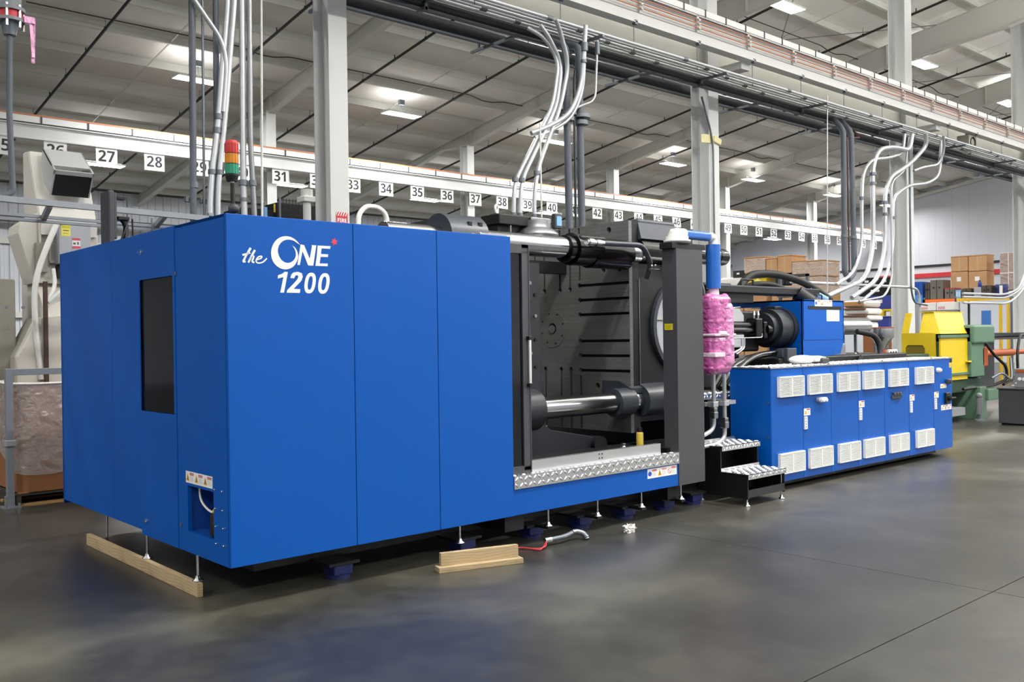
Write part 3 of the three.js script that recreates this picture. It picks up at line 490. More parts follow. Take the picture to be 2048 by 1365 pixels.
// ---------------------------------------------------------------- steps beside the machine
{
  const t = thing('step_unit', 'black two-step metal stairs with bright diamond plate treads', 'steps', [5.38, 0, 0]);
  const w = 0.325, tread = (y, z0, z1) => [bx(-w, w, y - 0.005, y, z0, z1), bx(-w, w, y - 0.05, y, z1 - 0.005, z1), bx(-w, w, y - 0.004, y + 0.03, z0, z0 + 0.004),
    ...lugs(2 * w - 0.01, z1 - z0 - 0.01, 0.046, 0.05, 0.02, 0.006).map((g) => g.rotateX(-PI / 2).translate(-w + 0.005, y, z1 - 0.005)), ...lugs(2 * w - 0.01, 0.045, 0.046, 0.042, 0.018, 0.006).map((g) => g.translate(-w + 0.005, y - 0.048, z1))];
  mesh('tread', tread(0.308, -0.05, 0.265), M.tread, t); mesh('tread', tread(0.555, -0.34, -0.03), M.tread, t);
  for (const s of [-1, 1]) mesh('side_panel', (() => { const g = extX([[-0.34, 0.07], [0.25, 0.07], [0.25, 0.3], [-0.055, 0.3], [-0.055, 0.545], [-0.34, 0.545]], -0.006, 0.006); return g.translate(s * (w - 0.012), 0, 0); })(), M.black, t);
  mesh('crossbar', bx(-w + 0.01, w - 0.01, 0.085, 0.155, 0.235, 0.25), M.slate, t); mesh('back_panel', bx(-w + 0.01, w - 0.01, 0.08, 0.5, -0.33, -0.32), M.black, t);
  for (const [x, z] of [[-w + 0.03, 0.225], [w - 0.03, 0.225], [-w + 0.03, -0.305], [w - 0.03, -0.305]]) mesh('foot', [lathe([[0, 0], [0.028, 0], [0.03, 0.008], [0.014, 0.018], [0.01, 0.04], [0, 0.04]], 16).translate(x, 0, z), cy('y', 0.008, 0.03, x > 0 && z > 0 ? 0.26 : 0.1, x, z, 8)], M.steel, t);
}
// ---------------------------------------------------------------- timber blocks under the levelling rods, litter on the floor
{
  const g = rb(-0.019, 0.019, 0, 0.089, -1.09, 1.09, 0.003); const b = join(g); { const u = b.attributes.uv; for (let i = 0; i < u.count; i++) { const a = u.getX(i); u.setXY(i, a, u.getY(i)); } }
  b.userData.ready = true; const m = one('timber_block', 'long pale two-by-four lying on edge under the left end of the blue machine', 'timber', b, M.wood); m.position.set(-0.005, 0, -1.535);
  const s = (name, label, geo, p) => { const q = one(name, label, 'timber', geo, M.wood, 'stacked timber blocks'); q.position.set(...p); q.rotation.y = -0.30; return q; };
  s('timber_block', 'flat lower board of the two pale timbers stacked under the front panel', rb(-0.325, 0.325, 0, 0.038, -0.045, 0.045, 0.003), [1.775, 0, 0.222]);
  s('timber_block', 'upright upper board of the two pale timbers stacked under the front panel', rb(-0.30, 0.30, 0.038, 0.127, -0.02, 0.02, 0.003), [1.79, 0, 0.20]);
}
{
  const t = thing('drain_hose', 'short grey metal hose end lying on the floor in front of the machine', 'hose', [2.75, 0, 0.1]);
  mesh('hose', pipe([[-0.17, 0.045, -0.02], [0.0, 0.05, 0.0], [0.16, 0.062, -0.04], [0.20, 0.05, 0.02], [0.205, 0.02, 0.06]], 0.019, 0.05, 12), M.galvDark, t);
  mesh('elbow', pipe([[0.12, 0.062, -0.03], [0.175, 0.062, -0.03], [0.205, 0.05, 0.02], [0.205, 0.006, 0.055]], 0.022, 0.04, 12), M.steelDull, t);
  mesh('coupling', rod([-0.19, 0.043, -0.025], [-0.13, 0.046, -0.015], 0.024, 8), M.steel, t);
  mesh('red_wire', [pipe([[-0.18, 0.043, -0.02], [-0.26, 0.02, 0.06], [-0.33, 0.012, 0.05], [-0.4, 0.012, -0.1], [-0.6, 0.012, -0.15]], 0.006, 0.04, 6), pipe([[-0.18, 0.04, -0.02], [-0.25, 0.02, 0.03], [-0.34, 0.01, 0.08], [-0.36, 0.012, -0.02]], 0.005, 0.03, 6)], M.redSign, t);
}
{
  const g = new THREE.IcosahedronGeometry(0.045, 3), p = g.attributes.position;
  for (let i = 0; i < p.count; i++) { const v = V(p.getX(i), p.getY(i), p.getZ(i)), k = 0.62 + 0.75 * noise(v.x * 12 + 3, v.y * 12 + 5, 64, 7) * noise(v.z * 16 + 9, v.x * 9 + 2, 64, 9) * 1.7; v.multiplyScalar(k); p.setXYZ(i, v.x * 1.15, Math.max(-0.03, v.y * 0.9), v.z); }
  g.computeVertexNormals(); g.translate(3.42, 0.03, 0.2);
  one('crumpled_rag', 'crumpled whitish rag lying on the concrete before the machine', 'rag', g, M.pale);
}
{
  const t = thing('spray_can', 'yellow spray can with black cap standing behind the door sill', 'spray can', [4.165, 0.602, -0.31]);
  mesh('can', lathe([[0, 0], [0.032, 0], [0.033, 0.004], [0.033, 0.132], [0.026, 0.146], [0, 0.146]], 24), print(128, 96, (c, w, h) => { c.fillStyle = '#d9bd4a'; c.fillRect(0, 0, w, h); c.fillStyle = '#7a2c22'; c.fillRect(0, 8, w, 16); c.fillStyle = '#e8dcae'; c.fillRect(10, 34, 50, 30); c.fillStyle = '#5c7fa8'; c.fillRect(14, 60, 20, 14); c.fillStyle = '#a86a2c'; c.fillRect(0, 78, w, 18); }), t, undefined, true);
  mesh('cap', cy('y', 0.024, 0.146, 0.185, 0, 0, 20), M.black, t);
}
one('metal_cup', 'tiny shiny metal fitting standing on the bed behind the sill', 'fitting', lathe([[0, 0], [0.03, 0], [0.03, 0.02], [0.018, 0.03], [0.018, 0.05], [0.024, 0.055], [0, 0.056]], 16).translate(3.96, 0.602, -0.33), M.steel);
// ================================================================ electrical cabinets
{
  const S = [4.994, 5.5367, 6.0565, 6.5968, 7.165, 7.7353, 8.3507, 8.848], y0 = 0.26, y1 = 1.318, zf = 0.56;
  const cab = thing('control_cabinet', 'long low blue electrical cabinet with rows of white louvered vents', 'cabinet', [6.9, 0, 0]);
  const X = (x) => x - 6.9;
  mesh('carcass', [bx(X(4.996), X(8.846), y0, y1 - 0.005, 0.12, zf - 0.02)], M.blue, cab);
  cab.scale.setScalar(1.1166); cab.position.set(7.9937, -0.191, -0.6257);   // built at 1 : 1.1166
  mesh('plinth', bx(X(5.1), X(8.75), 0.19, y0 + 0.005, 0.16, 0.40), M.black, cab);
  mesh('end_plate', [bx(X(8.846), X(8.93), 1.0, 1.27, 0.2, 0.5), bx(X(8.846), X(8.87), 0.7, 1.0, 0.3, 0.5)], M.blue, cab);
  mesh('side_cover', rb(X(4.990), X(4.996), y0, y1, 0.115, zf - 0.003, 0.002), M.blue, cab);
  for (const y of [1.0, 0.68]) mesh('cover_bolt', cy('x', 0.008, X(4.982), X(4.992), y, 0.535, 8), M.galvDark, cab);
  mesh('tread_top', [bx(X(4.985), X(8.86), y1, y1 + 0.012, 0.10, zf + 0.006), ...lugs(3.86, 0.44, 0.06, 0.06, 0.022, 0.006).map((g) => g.rotateX(-PI / 2).translate(X(4.99), y1 + 0.012, zf))], M.tread, cab);
  for (const x of [5.0, 5.54, 6.06, 6.6, 7.17, 7.735, 8.35]) mesh('top_screw', new THREE.SphereGeometry(0.012, 8, 6).translate(X(x + 0.015), y1 + 0.014, zf - 0.03), M.galvDark, cab);
  // one louvered vent, its lower left corner at the origin
  const ventG = (() => { const w = 0.212, h = 0.19, gs = [bx(0, 0.008, 0, h, 0, 0.030), bx(w - 0.008, w, 0, h, 0, 0.030), bx(0, w, 0, 0.008, 0, 0.030), bx(0, w, h - 0.012, h, 0, 0.030)]; for (let k = 0; k < 13; k++) { const y = 0.012 + k * 0.0129; gs.push(ext(shp([[0.004, 0.003], [0.018, 0.0], [0.018, 0.0055], [0.004, 0.0085]]), w - 0.016).rotateY(-PI / 2).translate(w - 0.008, y, 0.010)); } return ready(gs); })();
  const tag = print(96, 128, (c, w, h) => { c.fillStyle = '#ece9e4'; c.fillRect(0, 0, w, h); c.fillStyle = '#b0332e'; c.fillRect(40, 8, 50, 22); c.fillStyle = '#d9a514'; c.beginPath(); c.moveTo(26, 26); c.lineTo(46, 100); c.lineTo(6, 100); c.fill(); c.fillStyle = '#b5b5b8'; for (let k = 0; k < 6; k++) c.fillRect(52, 44 + k * 12, 34, 5); });
  const strip = print(48, 128, (c, w, h) => { c.fillStyle = '#dfe0e2'; c.fillRect(0, 0, w, h); c.fillStyle = '#9a9da2'; for (let k = 0; k < 4; k++) c.fillRect(14, 14 + k * 28, 18, 14); });
  const V0 = [5.096, 5.615, 6.168, 6.686, 7.25, 7.876];
  for (let k = 0; k < 7; k++) {
    const d = mesh('door', rb(X(S[k] + 0.0025), X(S[k + 1] - 0.0025), y0, y1, zf - 0.02, zf, 0.003), M.blue, cab);
    if (k < 6) for (const y of [1.05, 0.335]) mesh('vent_recess', bx(X(V0[k] + 0.004), X(V0[k] + 0.424), y + 0.004, y + 0.186, zf - 0.004, zf + 0.003), M.grayDark, d);
    if (k < 6) for (const y of [1.05, 0.335]) for (const o of [0, 0.216]) mesh('vent', ventG, M.vent, d).position.set(X(V0[k] + o), y, zf);
    if (k === 1 || k === 3 || k === 5 || k === 6) {
      const x = S[k] + 0.008, y = k === 1 ? 0.72 : k === 3 ? 0.735 : k === 5 ? 0.74 : 0.74;
      mesh('handle', plate(0.052, 0.122, 0.012).translate(X(x + 0.028), y + 0.062, zf + 0.006), strip, d, 'pale lock strip', true);
      mesh('warning_tag', plate(0.115, 0.068, 0.002).translate(X(x + 0.062), y + 0.165, zf + 0.0012), tag, d, undefined, true);
    }
    if (k === 1) for (const o of [0, 0.055, 0.11]) mesh('socket', [cy('z', 0.024, zf, zf + 0.04, X(5.79 + o), 0.99, 18), cy('z', 0.015, zf + 0.03, zf + 0.05, X(5.79 + o), 0.985, 14)], o ? M.white : M.galv, d);
    if (k === 4) mesh('socket_strip', [rb(X(7.31), X(7.53), 0.915, 0.955, zf, zf + 0.02, 0.006), ...[0, 1, 2].map((q) => rb(X(7.34 + q * 0.065), X(7.385 + q * 0.065), 0.945, 0.985, zf, zf + 0.03, 0.01))], M.grayDark, d);
    if (k === 6) {
      mesh('indicator_lamp', [cy('z', 0.03, zf, zf + 0.03, X(8.455), 1.19, 20), new THREE.SphereGeometry(0.026, 14, 10).translate(X(8.455), 1.19, zf + 0.03)], M.white, d);
      mesh('selector_switch', [rb(X(8.66), X(8.75), 1.02, 1.08, zf, zf + 0.045, 0.012), cy('z', 0.02, zf + 0.04, zf + 0.06, X(8.70), 1.05, 14)], M.grayDark, d);
      mesh('switch_label', plate(0.16, 0.05).translate(X(8.61), 1.0, zf + 0.001), tag, d, undefined, true);
      mesh('main_switch', [rb(X(8.63), X(8.74), 0.79, 0.92, zf, zf + 0.03, 0.01), cy('z', 0.035, zf + 0.03, zf + 0.06, X(8.685), 0.855, 18), rb(X(8.66), X(8.79), 0.845, 0.865, zf + 0.05, zf + 0.075, 0.006)], M.black, d);
      mesh('warning_label', plate(0.28, 0.06).translate(X(8.68), 0.745, zf + 0.001), warnA, d, undefined, true);
      mesh('yellow_tag', plate(0.06, 0.06).translate(X(8.80), 1.24, zf + 0.001), M.yellow, d, undefined, true); mesh('corner_cap', rb(X(8.80), X(8.85), 1.27, 1.325, zf - 0.03, zf + 0.004, 0.006), M.black, d);
    }
  }
  for (const x of [5.5, 7.0, 8.3]) mesh('foot', [cy('y', 0.02, 0.172, 0.22, X(x), 0.25, 10), rb(X(x) - 0.06, X(x) + 0.06, 0.1715, 0.19, 0.2, 0.3, 0.005)], M.galvDark, cab);
}
{
  const t = thing('bagged_bundle', 'white plastic bundle with a dark grey end lying on the blue cabinet top', 'bundle', [7.012, 1.30, -0.29]); t.scale.setScalar(1.1166);
  const g = new THREE.SphereGeometry(1, 24, 14); g.scale(0.2, 0.045, 0.09); g.translate(-0.06, 0.043, 0); mesh('wrapping', [g, rb(0.08, 0.28, 0.005, 0.07, -0.06, 0.1, 0.02, [0, 0.2, -0.1])], M.white, t);
  mesh('dark_end', rb(0.10, 0.24, 0.0, 0.055, 0.06, 0.14, 0.018), M.grayDark, t);
}
// ================================================================ injection unit
{
  const u = thing('injection_unit', 'blue and black injection unit with barrel and motor standing behind the blue cabinets', 'machine', [8.0, 0, -1.74]);
  const X = (x) => x - 8.0, Z = (z) => z + 1.74;
  mesh('bed', [bx(X(5.56), X(11.2), 0.14, 1.0, Z(-3.0), Z(-0.54))], M.slate, u);
  mesh('bed_tread', [bx(X(5.36), X(11.2), 1.0, 1.02, Z(-1.0), Z(-0.52)), bx(X(5.36), X(9.0), 0.965, 1.02, Z(-0.525), Z(-0.518)), ...lugs(0.6, 0.055, 0.05, 0.05, 0.02, 0.006).map((g) => g.translate(X(5.36), 0.965, Z(-0.518))), ...lugs(0.6, 0.2, 0.05, 0.05, 0.02, 0.006).map((g) => g.rotateX(-PI / 2).translate(X(5.36), 1.02, Z(-0.53)))], M.tread, u);
  mesh('slide_rail', [bx(X(6.0), X(10.9), 1.04, 1.2, Z(-1.35), Z(-1.15)), bx(X(6.0), X(10.9), 1.04, 1.2, Z(-2.4), Z(-2.2)), rb(X(7.62), X(11.0), 1.2, 1.34, Z(-2.5), Z(-1.0), 0.02)], M.slateDark, u);
  // blue cover: front sheet, end sheet with the cylinder opening, tapered foot
  mesh('cover_front', [rb(X(8.33), X(9.37), 1.55, 2.08, Z(-1.13), Z(-1.1), 0.006), (() => { const g = ext(shp([[X(8.33), 1.55], [X(9.37), 1.55], [X(9.28), 1.36], [X(8.33), 1.30]]), 0.02); g.rotateX(-0.0); return g.translate(0, 0, Z(-1.125)); })(), bx(X(8.33), X(9.37), 2.06, 2.08, Z(-2.4), Z(-1.1)), bx(X(9.35), X(9.37), 1.5, 2.08, Z(-2.4), Z(-1.1))], M.blue, u);
  mesh('cover_end', (() => { const g = extX([[-1.1, 1.32], [-1.1, 2.08], [-2.4, 2.08], [-2.4, 2.0], [-1.68, 2.0], [-1.68, 1.93], [-1.6, 1.93], [-1.6, 1.32], [-1.35, 1.30]], 0, 0.02); return g.translate(X(8.33), 0, 1.74); })(), M.blue, u);
  mesh('cover_slot', rb(X(8.46), X(9.31), 1.955, 2.0, Z(-1.102), Z(-1.096), 0.002), M.black, u);
  mesh('warning_label', plate(0.44, 0.085).translate(X(8.84), 2.04, Z(-1.097)), warnB, u, undefined, true);
  mesh('paper_notice', plate(0.33, 0.15).translate(X(9.08), 1.875, Z(-1.097)), print(128, 64, (c, w, h) => { c.fillStyle = '#e9e9ea'; c.fillRect(0, 0, w, h); c.fillStyle = '#b7b9bf'; for (let k = 0; k < 6; k++) c.fillRect(12, 10 + k * 8, 70 + (k * 17) % 34, 2); }), u, undefined, true);
  // dark cylinders and screw housing in front of the cover
  mesh('gear_housing', [cy('x', 0.25, X(7.98), X(8.36), 1.715, Z(-1.42), 40), cy('x', 0.265, X(8.24), X(8.36), 1.715, Z(-1.42), 40), cy('x', 0.2, X(7.86), X(7.98), 1.715, Z(-1.42), 36), rb(X(8.08), X(8.24), 1.94, 2.0, Z(-1.5), Z(-1.34), 0.015)], M.slate, u);
  mesh('carriage', [rb(X(7.35), X(7.95), 1.42, 1.94, Z(-1.75), Z(-1.5), 0.03), rb(X(7.05), X(7.5), 1.2, 1.5, Z(-2.1), Z(-1.5), 0.02), bx(X(6.4), X(7.5), 1.04, 1.36, Z(-2.3), Z(-1.5))], M.slateDark, u);
  for (const [y, r] of [[1.755, 0.035], [1.69, 0.045]]) mesh('injection_rod', cy('x', r, X(6.2), X(7.95), y, Z(-1.32), 22), M.blackGloss, u);
  mesh('rod_clamp', [rb(X(7.5), X(7.64), 1.6, 1.84, Z(-1.4), Z(-1.24), 0.02), rb(X(7.7), X(7.78), 1.58, 1.8, Z(-1.38), Z(-1.26), 0.02), cy('x', 0.07, X(7.76), X(7.9), 1.7, Z(-1.3), 20)], M.blackGloss, u);
  for (const x of [7.53, 7.62]) mesh('grease_fitting', [cy('y', 0.015, 1.84, 1.9, X(x), Z(-1.3), 10), cy('y', 0.022, 1.88, 1.93, X(x), Z(-1.3), 10, 0.012)], M.steel, u);
  mesh('barrel_cover', [ext(shp([[X(6.4), 1.80], [X(7.34), 1.80], [X(7.34), 1.875], [X(7.25), 1.96], [X(6.4), 1.96]]), 0.34).translate(0, 0, Z(-1.66)), rb(X(6.4), X(7.32), 1.48, 1.64, Z(-1.6), Z(-1.3), 0.012), rb(X(6.6), X(7.5), 1.97, 2.06, Z(-2.0), Z(-1.7), 0.01)], M.galv, u, 'pale grey barrel covers');
  for (let k = 0; k < 4; k++) mesh('cover_louver', bx(X(6.85), X(7.02), 1.895 + k * 0.014, 1.901 + k * 0.014, Z(-1.325), Z(-1.317)), M.black, u);
  mesh('air_line', [pipe([[X(6.2), 1.585, Z(-1.2)], [X(7.55), 1.60, Z(-1.2)], [X(7.55), 1.65, Z(-1.2)]], 0.009, 0.03, 8), pipe([[X(7.12), 1.59, Z(-1.2)], [X(7.12), 1.47, Z(-1.2)], [X(6.95), 1.42, Z(-1.2)]], 0.014, 0.05, 8), pipe([[X(7.17), 1.59, Z(-1.2)], [X(7.17), 1.47, Z(-1.2)], [X(7.0), 1.40, Z(-1.2)]], 0.012, 0.05, 8), pipe([[X(7.5), 1.88, Z(-1.6)], [X(7.5), 1.98, Z(-1.6)], [X(7.66), 1.99, Z(-1.6)]], 0.016, 0.04, 8)], M.chrome, u);
  mesh('air_valve', rb(X(6.68), X(6.72), 1.57, 1.60, Z(-1.215), Z(-1.18), 0.006), M.red, u);
  // black hopper slide plate, chute and hoses on top
  mesh('hopper_plate', [rb(X(7.1), X(9.45), 2.17, 2.25, Z(-1.95), Z(-1.5), 0.006), bx(X(6.9), X(7.9), 2.05, 2.18, Z(-1.9), Z(-1.55)), bx(X(7.0), X(7.4), 1.9, 2.06, Z(-1.9), Z(-1.6)), rb(X(6.9), X(7.5), 2.24, 2.29, Z(-2.2), Z(-1.6), 0.02)], M.black, u);
  mesh('plate_edge', bx(X(7.1), X(9.45), 2.25, 2.262, Z(-1.95), Z(-1.5)), M.galvDark, u);
  mesh('drop_chute', [rod([X(8.95), 2.2, Z(-1.55)], [X(9.12), 2.02, Z(-1.38)], 0.10, 24), rod([X(9.08), 2.06, Z(-1.42)], [X(9.22), 1.93, Z(-1.3)], 0.11, 24)], M.slateDark, u);
  mesh('plate_handle', pipe([[X(7.85), 2.25, Z(-1.7)], [X(7.85), 2.36, Z(-1.7)], [X(8.12), 2.36, Z(-1.7)], [X(8.12), 2.25, Z(-1.7)]], 0.014, 0.03, 8), M.black, u);
  mesh('plate_handle', pipe([[X(9.2), 2.13, Z(-1.4)], [X(9.2), 2.17, Z(-1.4)], [X(9.33), 2.17, Z(-1.4)], [X(9.33), 2.1, Z(-1.4)]], 0.01, 0.03, 8), M.black, u);
  mesh('power_hose', pipe([[X(8.1), 2.2, Z(-1.95)], [X(8.4), 2.46, Z(-1.95)], [X(8.95), 2.49, Z(-1.9)], [X(9.5), 2.37, Z(-1.75)], [X(9.95), 2.12, Z(-1.62)]], 0.052, 0.35, 14, 8), M.rubber, u);
  mesh('power_hose', pipe([[X(8.3), 2.2, Z(-2.1)], [X(8.65), 2.33, Z(-2.1)], [X(9.2), 2.36, Z(-2.1)], [X(9.7), 2.2, Z(-2.0)]], 0.045, 0.3, 12, 6), M.rubber, u);
  mesh('hose_cuff', rod([X(9.55), 2.25, Z(-1.74)], [X(9.85), 2.12, Z(-1.64)], 0.062, 14), M.paleBlue, u);
  for (let k = 0; k < 3; k++) mesh('lower_hose', pipe([[X(5.9 + k * 0.14), 1.05, Z(-0.75)], [X(6.25 + k * 0.16), 1.28, Z(-0.85)], [X(6.9 + k * 0.1), 1.36 + k * 0.015, Z(-1.0)], [X(7.7), 1.41, Z(-1.1)]], 0.035, 0.3, 12, 6), M.blackGloss, u);
  mesh('lower_hose', pipe([[X(8.5), 1.22, Z(-0.9)], [X(9.0), 1.19, Z(-0.8)], [X(9.5), 1.28, Z(-0.9)], [X(9.9), 1.34, Z(-1.2)]], 0.035, 0.3, 12, 6), M.blackGloss, u);
  mesh('junction_box', [rb(X(7.72), X(7.93), 1.3, 1.46, Z(-1.1), Z(-0.95), 0.008), bx(X(7.68), X(7.73), 1.35, 1.45, Z(-1.09), Z(-1.0))], M.slateLight, u);
  mesh('drive_motor', [cy('x', 0.25, X(9.37), X(9.75), 1.68, Z(-1.55), 36), cy('x', 0.28, X(9.5), X(9.62), 1.68, Z(-1.55), 36), rb(X(9.4), X(9.8), 1.3, 1.5, Z(-1.7), Z(-1.3), 0.03)], M.grayMid, u);
  mesh('ejector_cylinder', [cy('x', 0.1, X(9.75), X(10.75), 1.74, Z(-1.5), 30)], M.steel, u);
  mesh('motor_hose', pipe([[X(10.1), 1.66, Z(-1.3)], [X(10.4), 1.6, Z(-1.15)], [X(10.42), 1.3, Z(-1.1)], [X(10.0), 1.15, Z(-1.0)]], 0.04, 0.2, 12), M.rubber, u);
  for (const x of [5.8, 7.0, 8.3, 9.6, 11.0]) mesh('machine_mount', [cy('y', 0.08, 0, 0.14, X(x), Z(-0.8), 16), cy('y', 0.08, 0, 0.14, X(x), Z(-2.7), 16)], M.navy, u);
  for (const [x, y, e] of [[5.16, 0.83, 5.02], [5.34, 0.72, 5.18]]) {
    mesh('coolant_pipe', pipe([[X(x), 1.5, Z(-0.2)], [X(x), y - 0.12, Z(-0.2)], [X(e), y - 0.17, Z(-0.2)], [X(4.9), y - 0.18, Z(-0.2)]], 0.021, 0.07, 12), M.galv, u);
    mesh('pipe_union', [rb(X(x) - 0.034, X(x) + 0.034, y - 0.02, y + 0.05, Z(-0.235), Z(-0.165), 0.012), rb(X(x) - 0.03, X(x) + 0.03, y + 0.05, y + 0.09, Z(-0.23), Z(-0.17), 0.01)], M.steelDull, u);
  }
  mesh('pipe_strap', [bx(X(5.08), X(5.6), 0.93, 0.97, Z(-0.285), Z(-0.245)), bx(X(5.55), X(5.6), 0.93, 0.97, Z(-0.56), Z(-0.25)), rb(X(5.12), X(5.2), 0.925, 0.975, Z(-0.24), Z(-0.17), 0.005), rb(X(5.3), X(5.38), 0.925, 0.975, Z(-0.24), Z(-0.17), 0.005)], M.galv, u);
}
// ================================================================ swing arm with the wrapped control panel
{
  const a = thing('control_panel_arm', 'swing arm on the grey post: blue wrapped pipes holding a pink bubble-wrapped panel', 'control panel', [4.54, 2.44, -0.085]);
  mesh('base_block', [rb(-0.24, 0.26, 0, 0.055, -0.075, 0.075, 0.004)], M.slateDark, a);
  mesh('swivel', [lathe([[0, 0.055], [0.125, 0.055], [0.125, 0.085], [0.105, 0.09], [0.105, 0.12], [0.085, 0.13], [0.075, 0.16], [0.06, 0.19], [0, 0.2]], 30).translate(-0.07, 0, 0), cy('x', 0.052, -0.08, 0.03, 0.15, 0, 20)], M.offwhite, a);
  mesh('arm_pipe', [rb(0.03, 0.42, 0.105, 0.19, -0.042, 0.042, 0.03, [0, 0, 0.0], 4)], M.blueWrap, a);
  mesh('elbow', pipe([[0.41, 0.148, 0], [0.485, 0.148, 0], [0.485, 0.07, 0]], 0.045, 0.06, 16), M.offwhite, a);
  mesh('arm_pipe', [cy('y', 0.071, -0.35, 0.075, 0.485, 0, 24)], M.blueWrap, a);
  mesh('collar', cy('y', 0.055, -0.41, -0.35, 0.485, 0, 18, 0.05), M.clearTape, a);
  const wrapShape = (w, h, d, cx, cy0, s) => { const g = new RoundedBoxGeometry(w, h, d, 8, 0.075), p = g.attributes.position; for (let i = 0; i < p.count; i++) { const x = p.getX(i), y = p.getY(i), z = p.getZ(i), k = 1 + 0.10 * (noise(x * 1.3 + 5, y * 1.3 + 5, 8, s) - 0.5) + 0.05 * (noise(y * 3 + 5, z * 3 + 7, 12, s + 3) - 0.5); p.setXYZ(i, x * k, y, z * k); } g.computeVertexNormals(); return g.translate(cx, cy0, 0.03); };
  mesh('wrapped_panel', [wrapShape(0.33, 0.42, 0.2, 0.475, -0.62, 3)], M.pink, a, 'upper half wrapped in pink bubble film');
  mesh('wrapped_panel', [wrapShape(0.33, 0.40, 0.2, 0.475, -0.985, 5)], M.pink, a, 'lower half wrapped in pink bubble film');
  mesh('film_fold', [wrapShape(0.17, 0.66, 0.19, 0.565, -0.80, 9).translate(0, 0, 0.022)], M.pinkPale, a);
  mesh('film_knot', [new THREE.SphereGeometry(0.05, 12, 8).scale(1, 0.8, 0.9).translate(0.36, -0.44, 0.03), new THREE.SphereGeometry(0.055, 12, 8).scale(0.8, 1.2, 0.9).translate(0.62, -0.46, 0.03)], M.pink, a);
  mesh('tape_band', [rb(0.305, 0.65, -0.815, -0.79, -0.085, 0.145, 0.01), rb(0.38, 0.5, -0.81, -0.765, 0.11, 0.15, 0.015), rb(0.62, 0.68, -0.82, -0.80, 0.02, 0.1, 0.008)], M.clearTape, a);
  mesh('tape_band', [rb(0.306, 0.47, -1.015, -0.97, -0.08, 0.142, 0.008)], M.clearTape, a);
}
one('signal_cable', 'grey cable looping down behind the dark grey post', 'cable', pipe([[4.9, 2.3, -0.45], [5.0, 2.25, -0.3], [5.08, 2.12, -0.25], [5.09, 1.7, -0.25], [5.09, 1.06, -0.32]], 0.022, 0.12, 12), M.galvDark);
// ================================================================ things standing on the machine top
{
  const t = thing('stack_light', 'red, amber and green signal stack light on a pole above the logo panel', 'signal light', [0.2, YT, -0.3]);
  mesh('foot', [cy('y', 0.02, 0, 0.05, 0, 0, 14), new THREE.SphereGeometry(0.036, 18, 12).translate(-0.005, 0.075, 0)], M.grayDark, t);
  mesh('pole', cy('y', 0.014, 0.1, 0.24, -0.012, 0, 14), M.black, t); mesh('pole', cy('y', 0.013, 0.16, 0.25, -0.012, 0, 14), M.white, t);
  mesh('holder', [cy('y', 0.034, 0.25, 0.285, -0.015, 0, 24, 0.042), cy('y', 0.042, 0.285, 0.297, -0.015, 0, 24)], M.black, t);
  const lens = (c) => new THREE.MeshPhysicalMaterial({ color: c, roughness: 0.3, transmission: 0.35, thickness: 0, clearcoat: 0.6 });
  [['#1fae84', 0.297], ['#f0a21c', 0.364], ['#e03a3c', 0.431]].forEach(([c, y], i) => { mesh('lens', [cy('y', 0.041, y, y + 0.062, -0.015, 0, 28), ...Array.from({ length: 14 }, (_, k) => cy('y', 0.004, y, y + 0.062, -0.015 + 0.041 * Math.cos(k * PI / 7), 0.041 * Math.sin(k * PI / 7), 5))], lens(c), t, ['green lens', 'amber lens', 'red lens'][i]); mesh('lens_ring', cy('y', 0.039, y + 0.062, y + 0.067, -0.015, 0, 24), M.black, t); });
  mesh('cap', cy('y', 0.04, 0.494, 0.512, -0.015, 0, 24, 0.036), M.redSign, t);
}
{
  const t = thing('black_screen', 'tall dark monitor seen edge-on above the left end of the machine', 'monitor', [0.17, YT - 0.05, -2.5]);
  mesh('case', [rb(-0.05, -0.005, 0.0, 0.51, -0.11, 0.1, 0.012), rb(-0.005, 0.03, 0.12, 0.5, -0.08, 0.06, 0.015)], M.grayDark, t);
  mesh('bracket', [rb(0.04, 0.11, 0.45, 0.48, -0.05, 0.02, 0.005), rb(0.04, 0.13, 0.28, 0.31, -0.05, 0.05, 0.005)], M.black, t);
  mesh('cable_bundle', [pipe([[0.08, 0.3, 0], [0.12, 0.24, 0.0], [0.10, 0.1, 0.02], [0.13, -0.02, 0.02]], 0.022, 0.06, 10), pipe([[0.14, 0.3, 0], [0.09, 0.18, 0.04], [0.03, 0.04, 0.04]], 0.008, 0.05, 6), pipe([[0.17, 0.3, 0], [0.175, 0.1, 0.0], [0.18, -0.02, 0.0]], 0.008, 0.05, 6)], M.black, t);
}
// ================================================================ overhead pipe rack, near crane beam, drops
const RX0 = -4, RX1 = 47.5, RC = 'parallel conduits on the overhead rack';
const rackX = [-0.9, 2.0, 4.85, 7.68, 10.75, 14.0, 17.1, 20.3, 23.4, 26.5, 29.6, 33];
one('main_pipe', 'thick black main pipe running level behind the front columns', 'pipe', [cy('x', 0.1, RX0, RX1, 6.25, -5.52, 20)], M.pipeBlack);
one('thin_pipe', 'thin dark pipe running just below the thick black main pipe', 'pipe', cy('x', 0.026, RX0, RX1, 6.105, -5.42, 10), M.pipeGray);
one('header_pipe', 'black header pipe at the back edge of the conduit rack', 'pipe', cy('x', 0.066, RX0, RX1, 6.06, -4.52, 18), M.pipeBlack);
one('thin_pipe', 'thin grey pipe hung just beneath the black header pipe', 'pipe', cy('x', 0.02, RX0, RX1, 5.955, -4.5, 10), M.pipeGray);
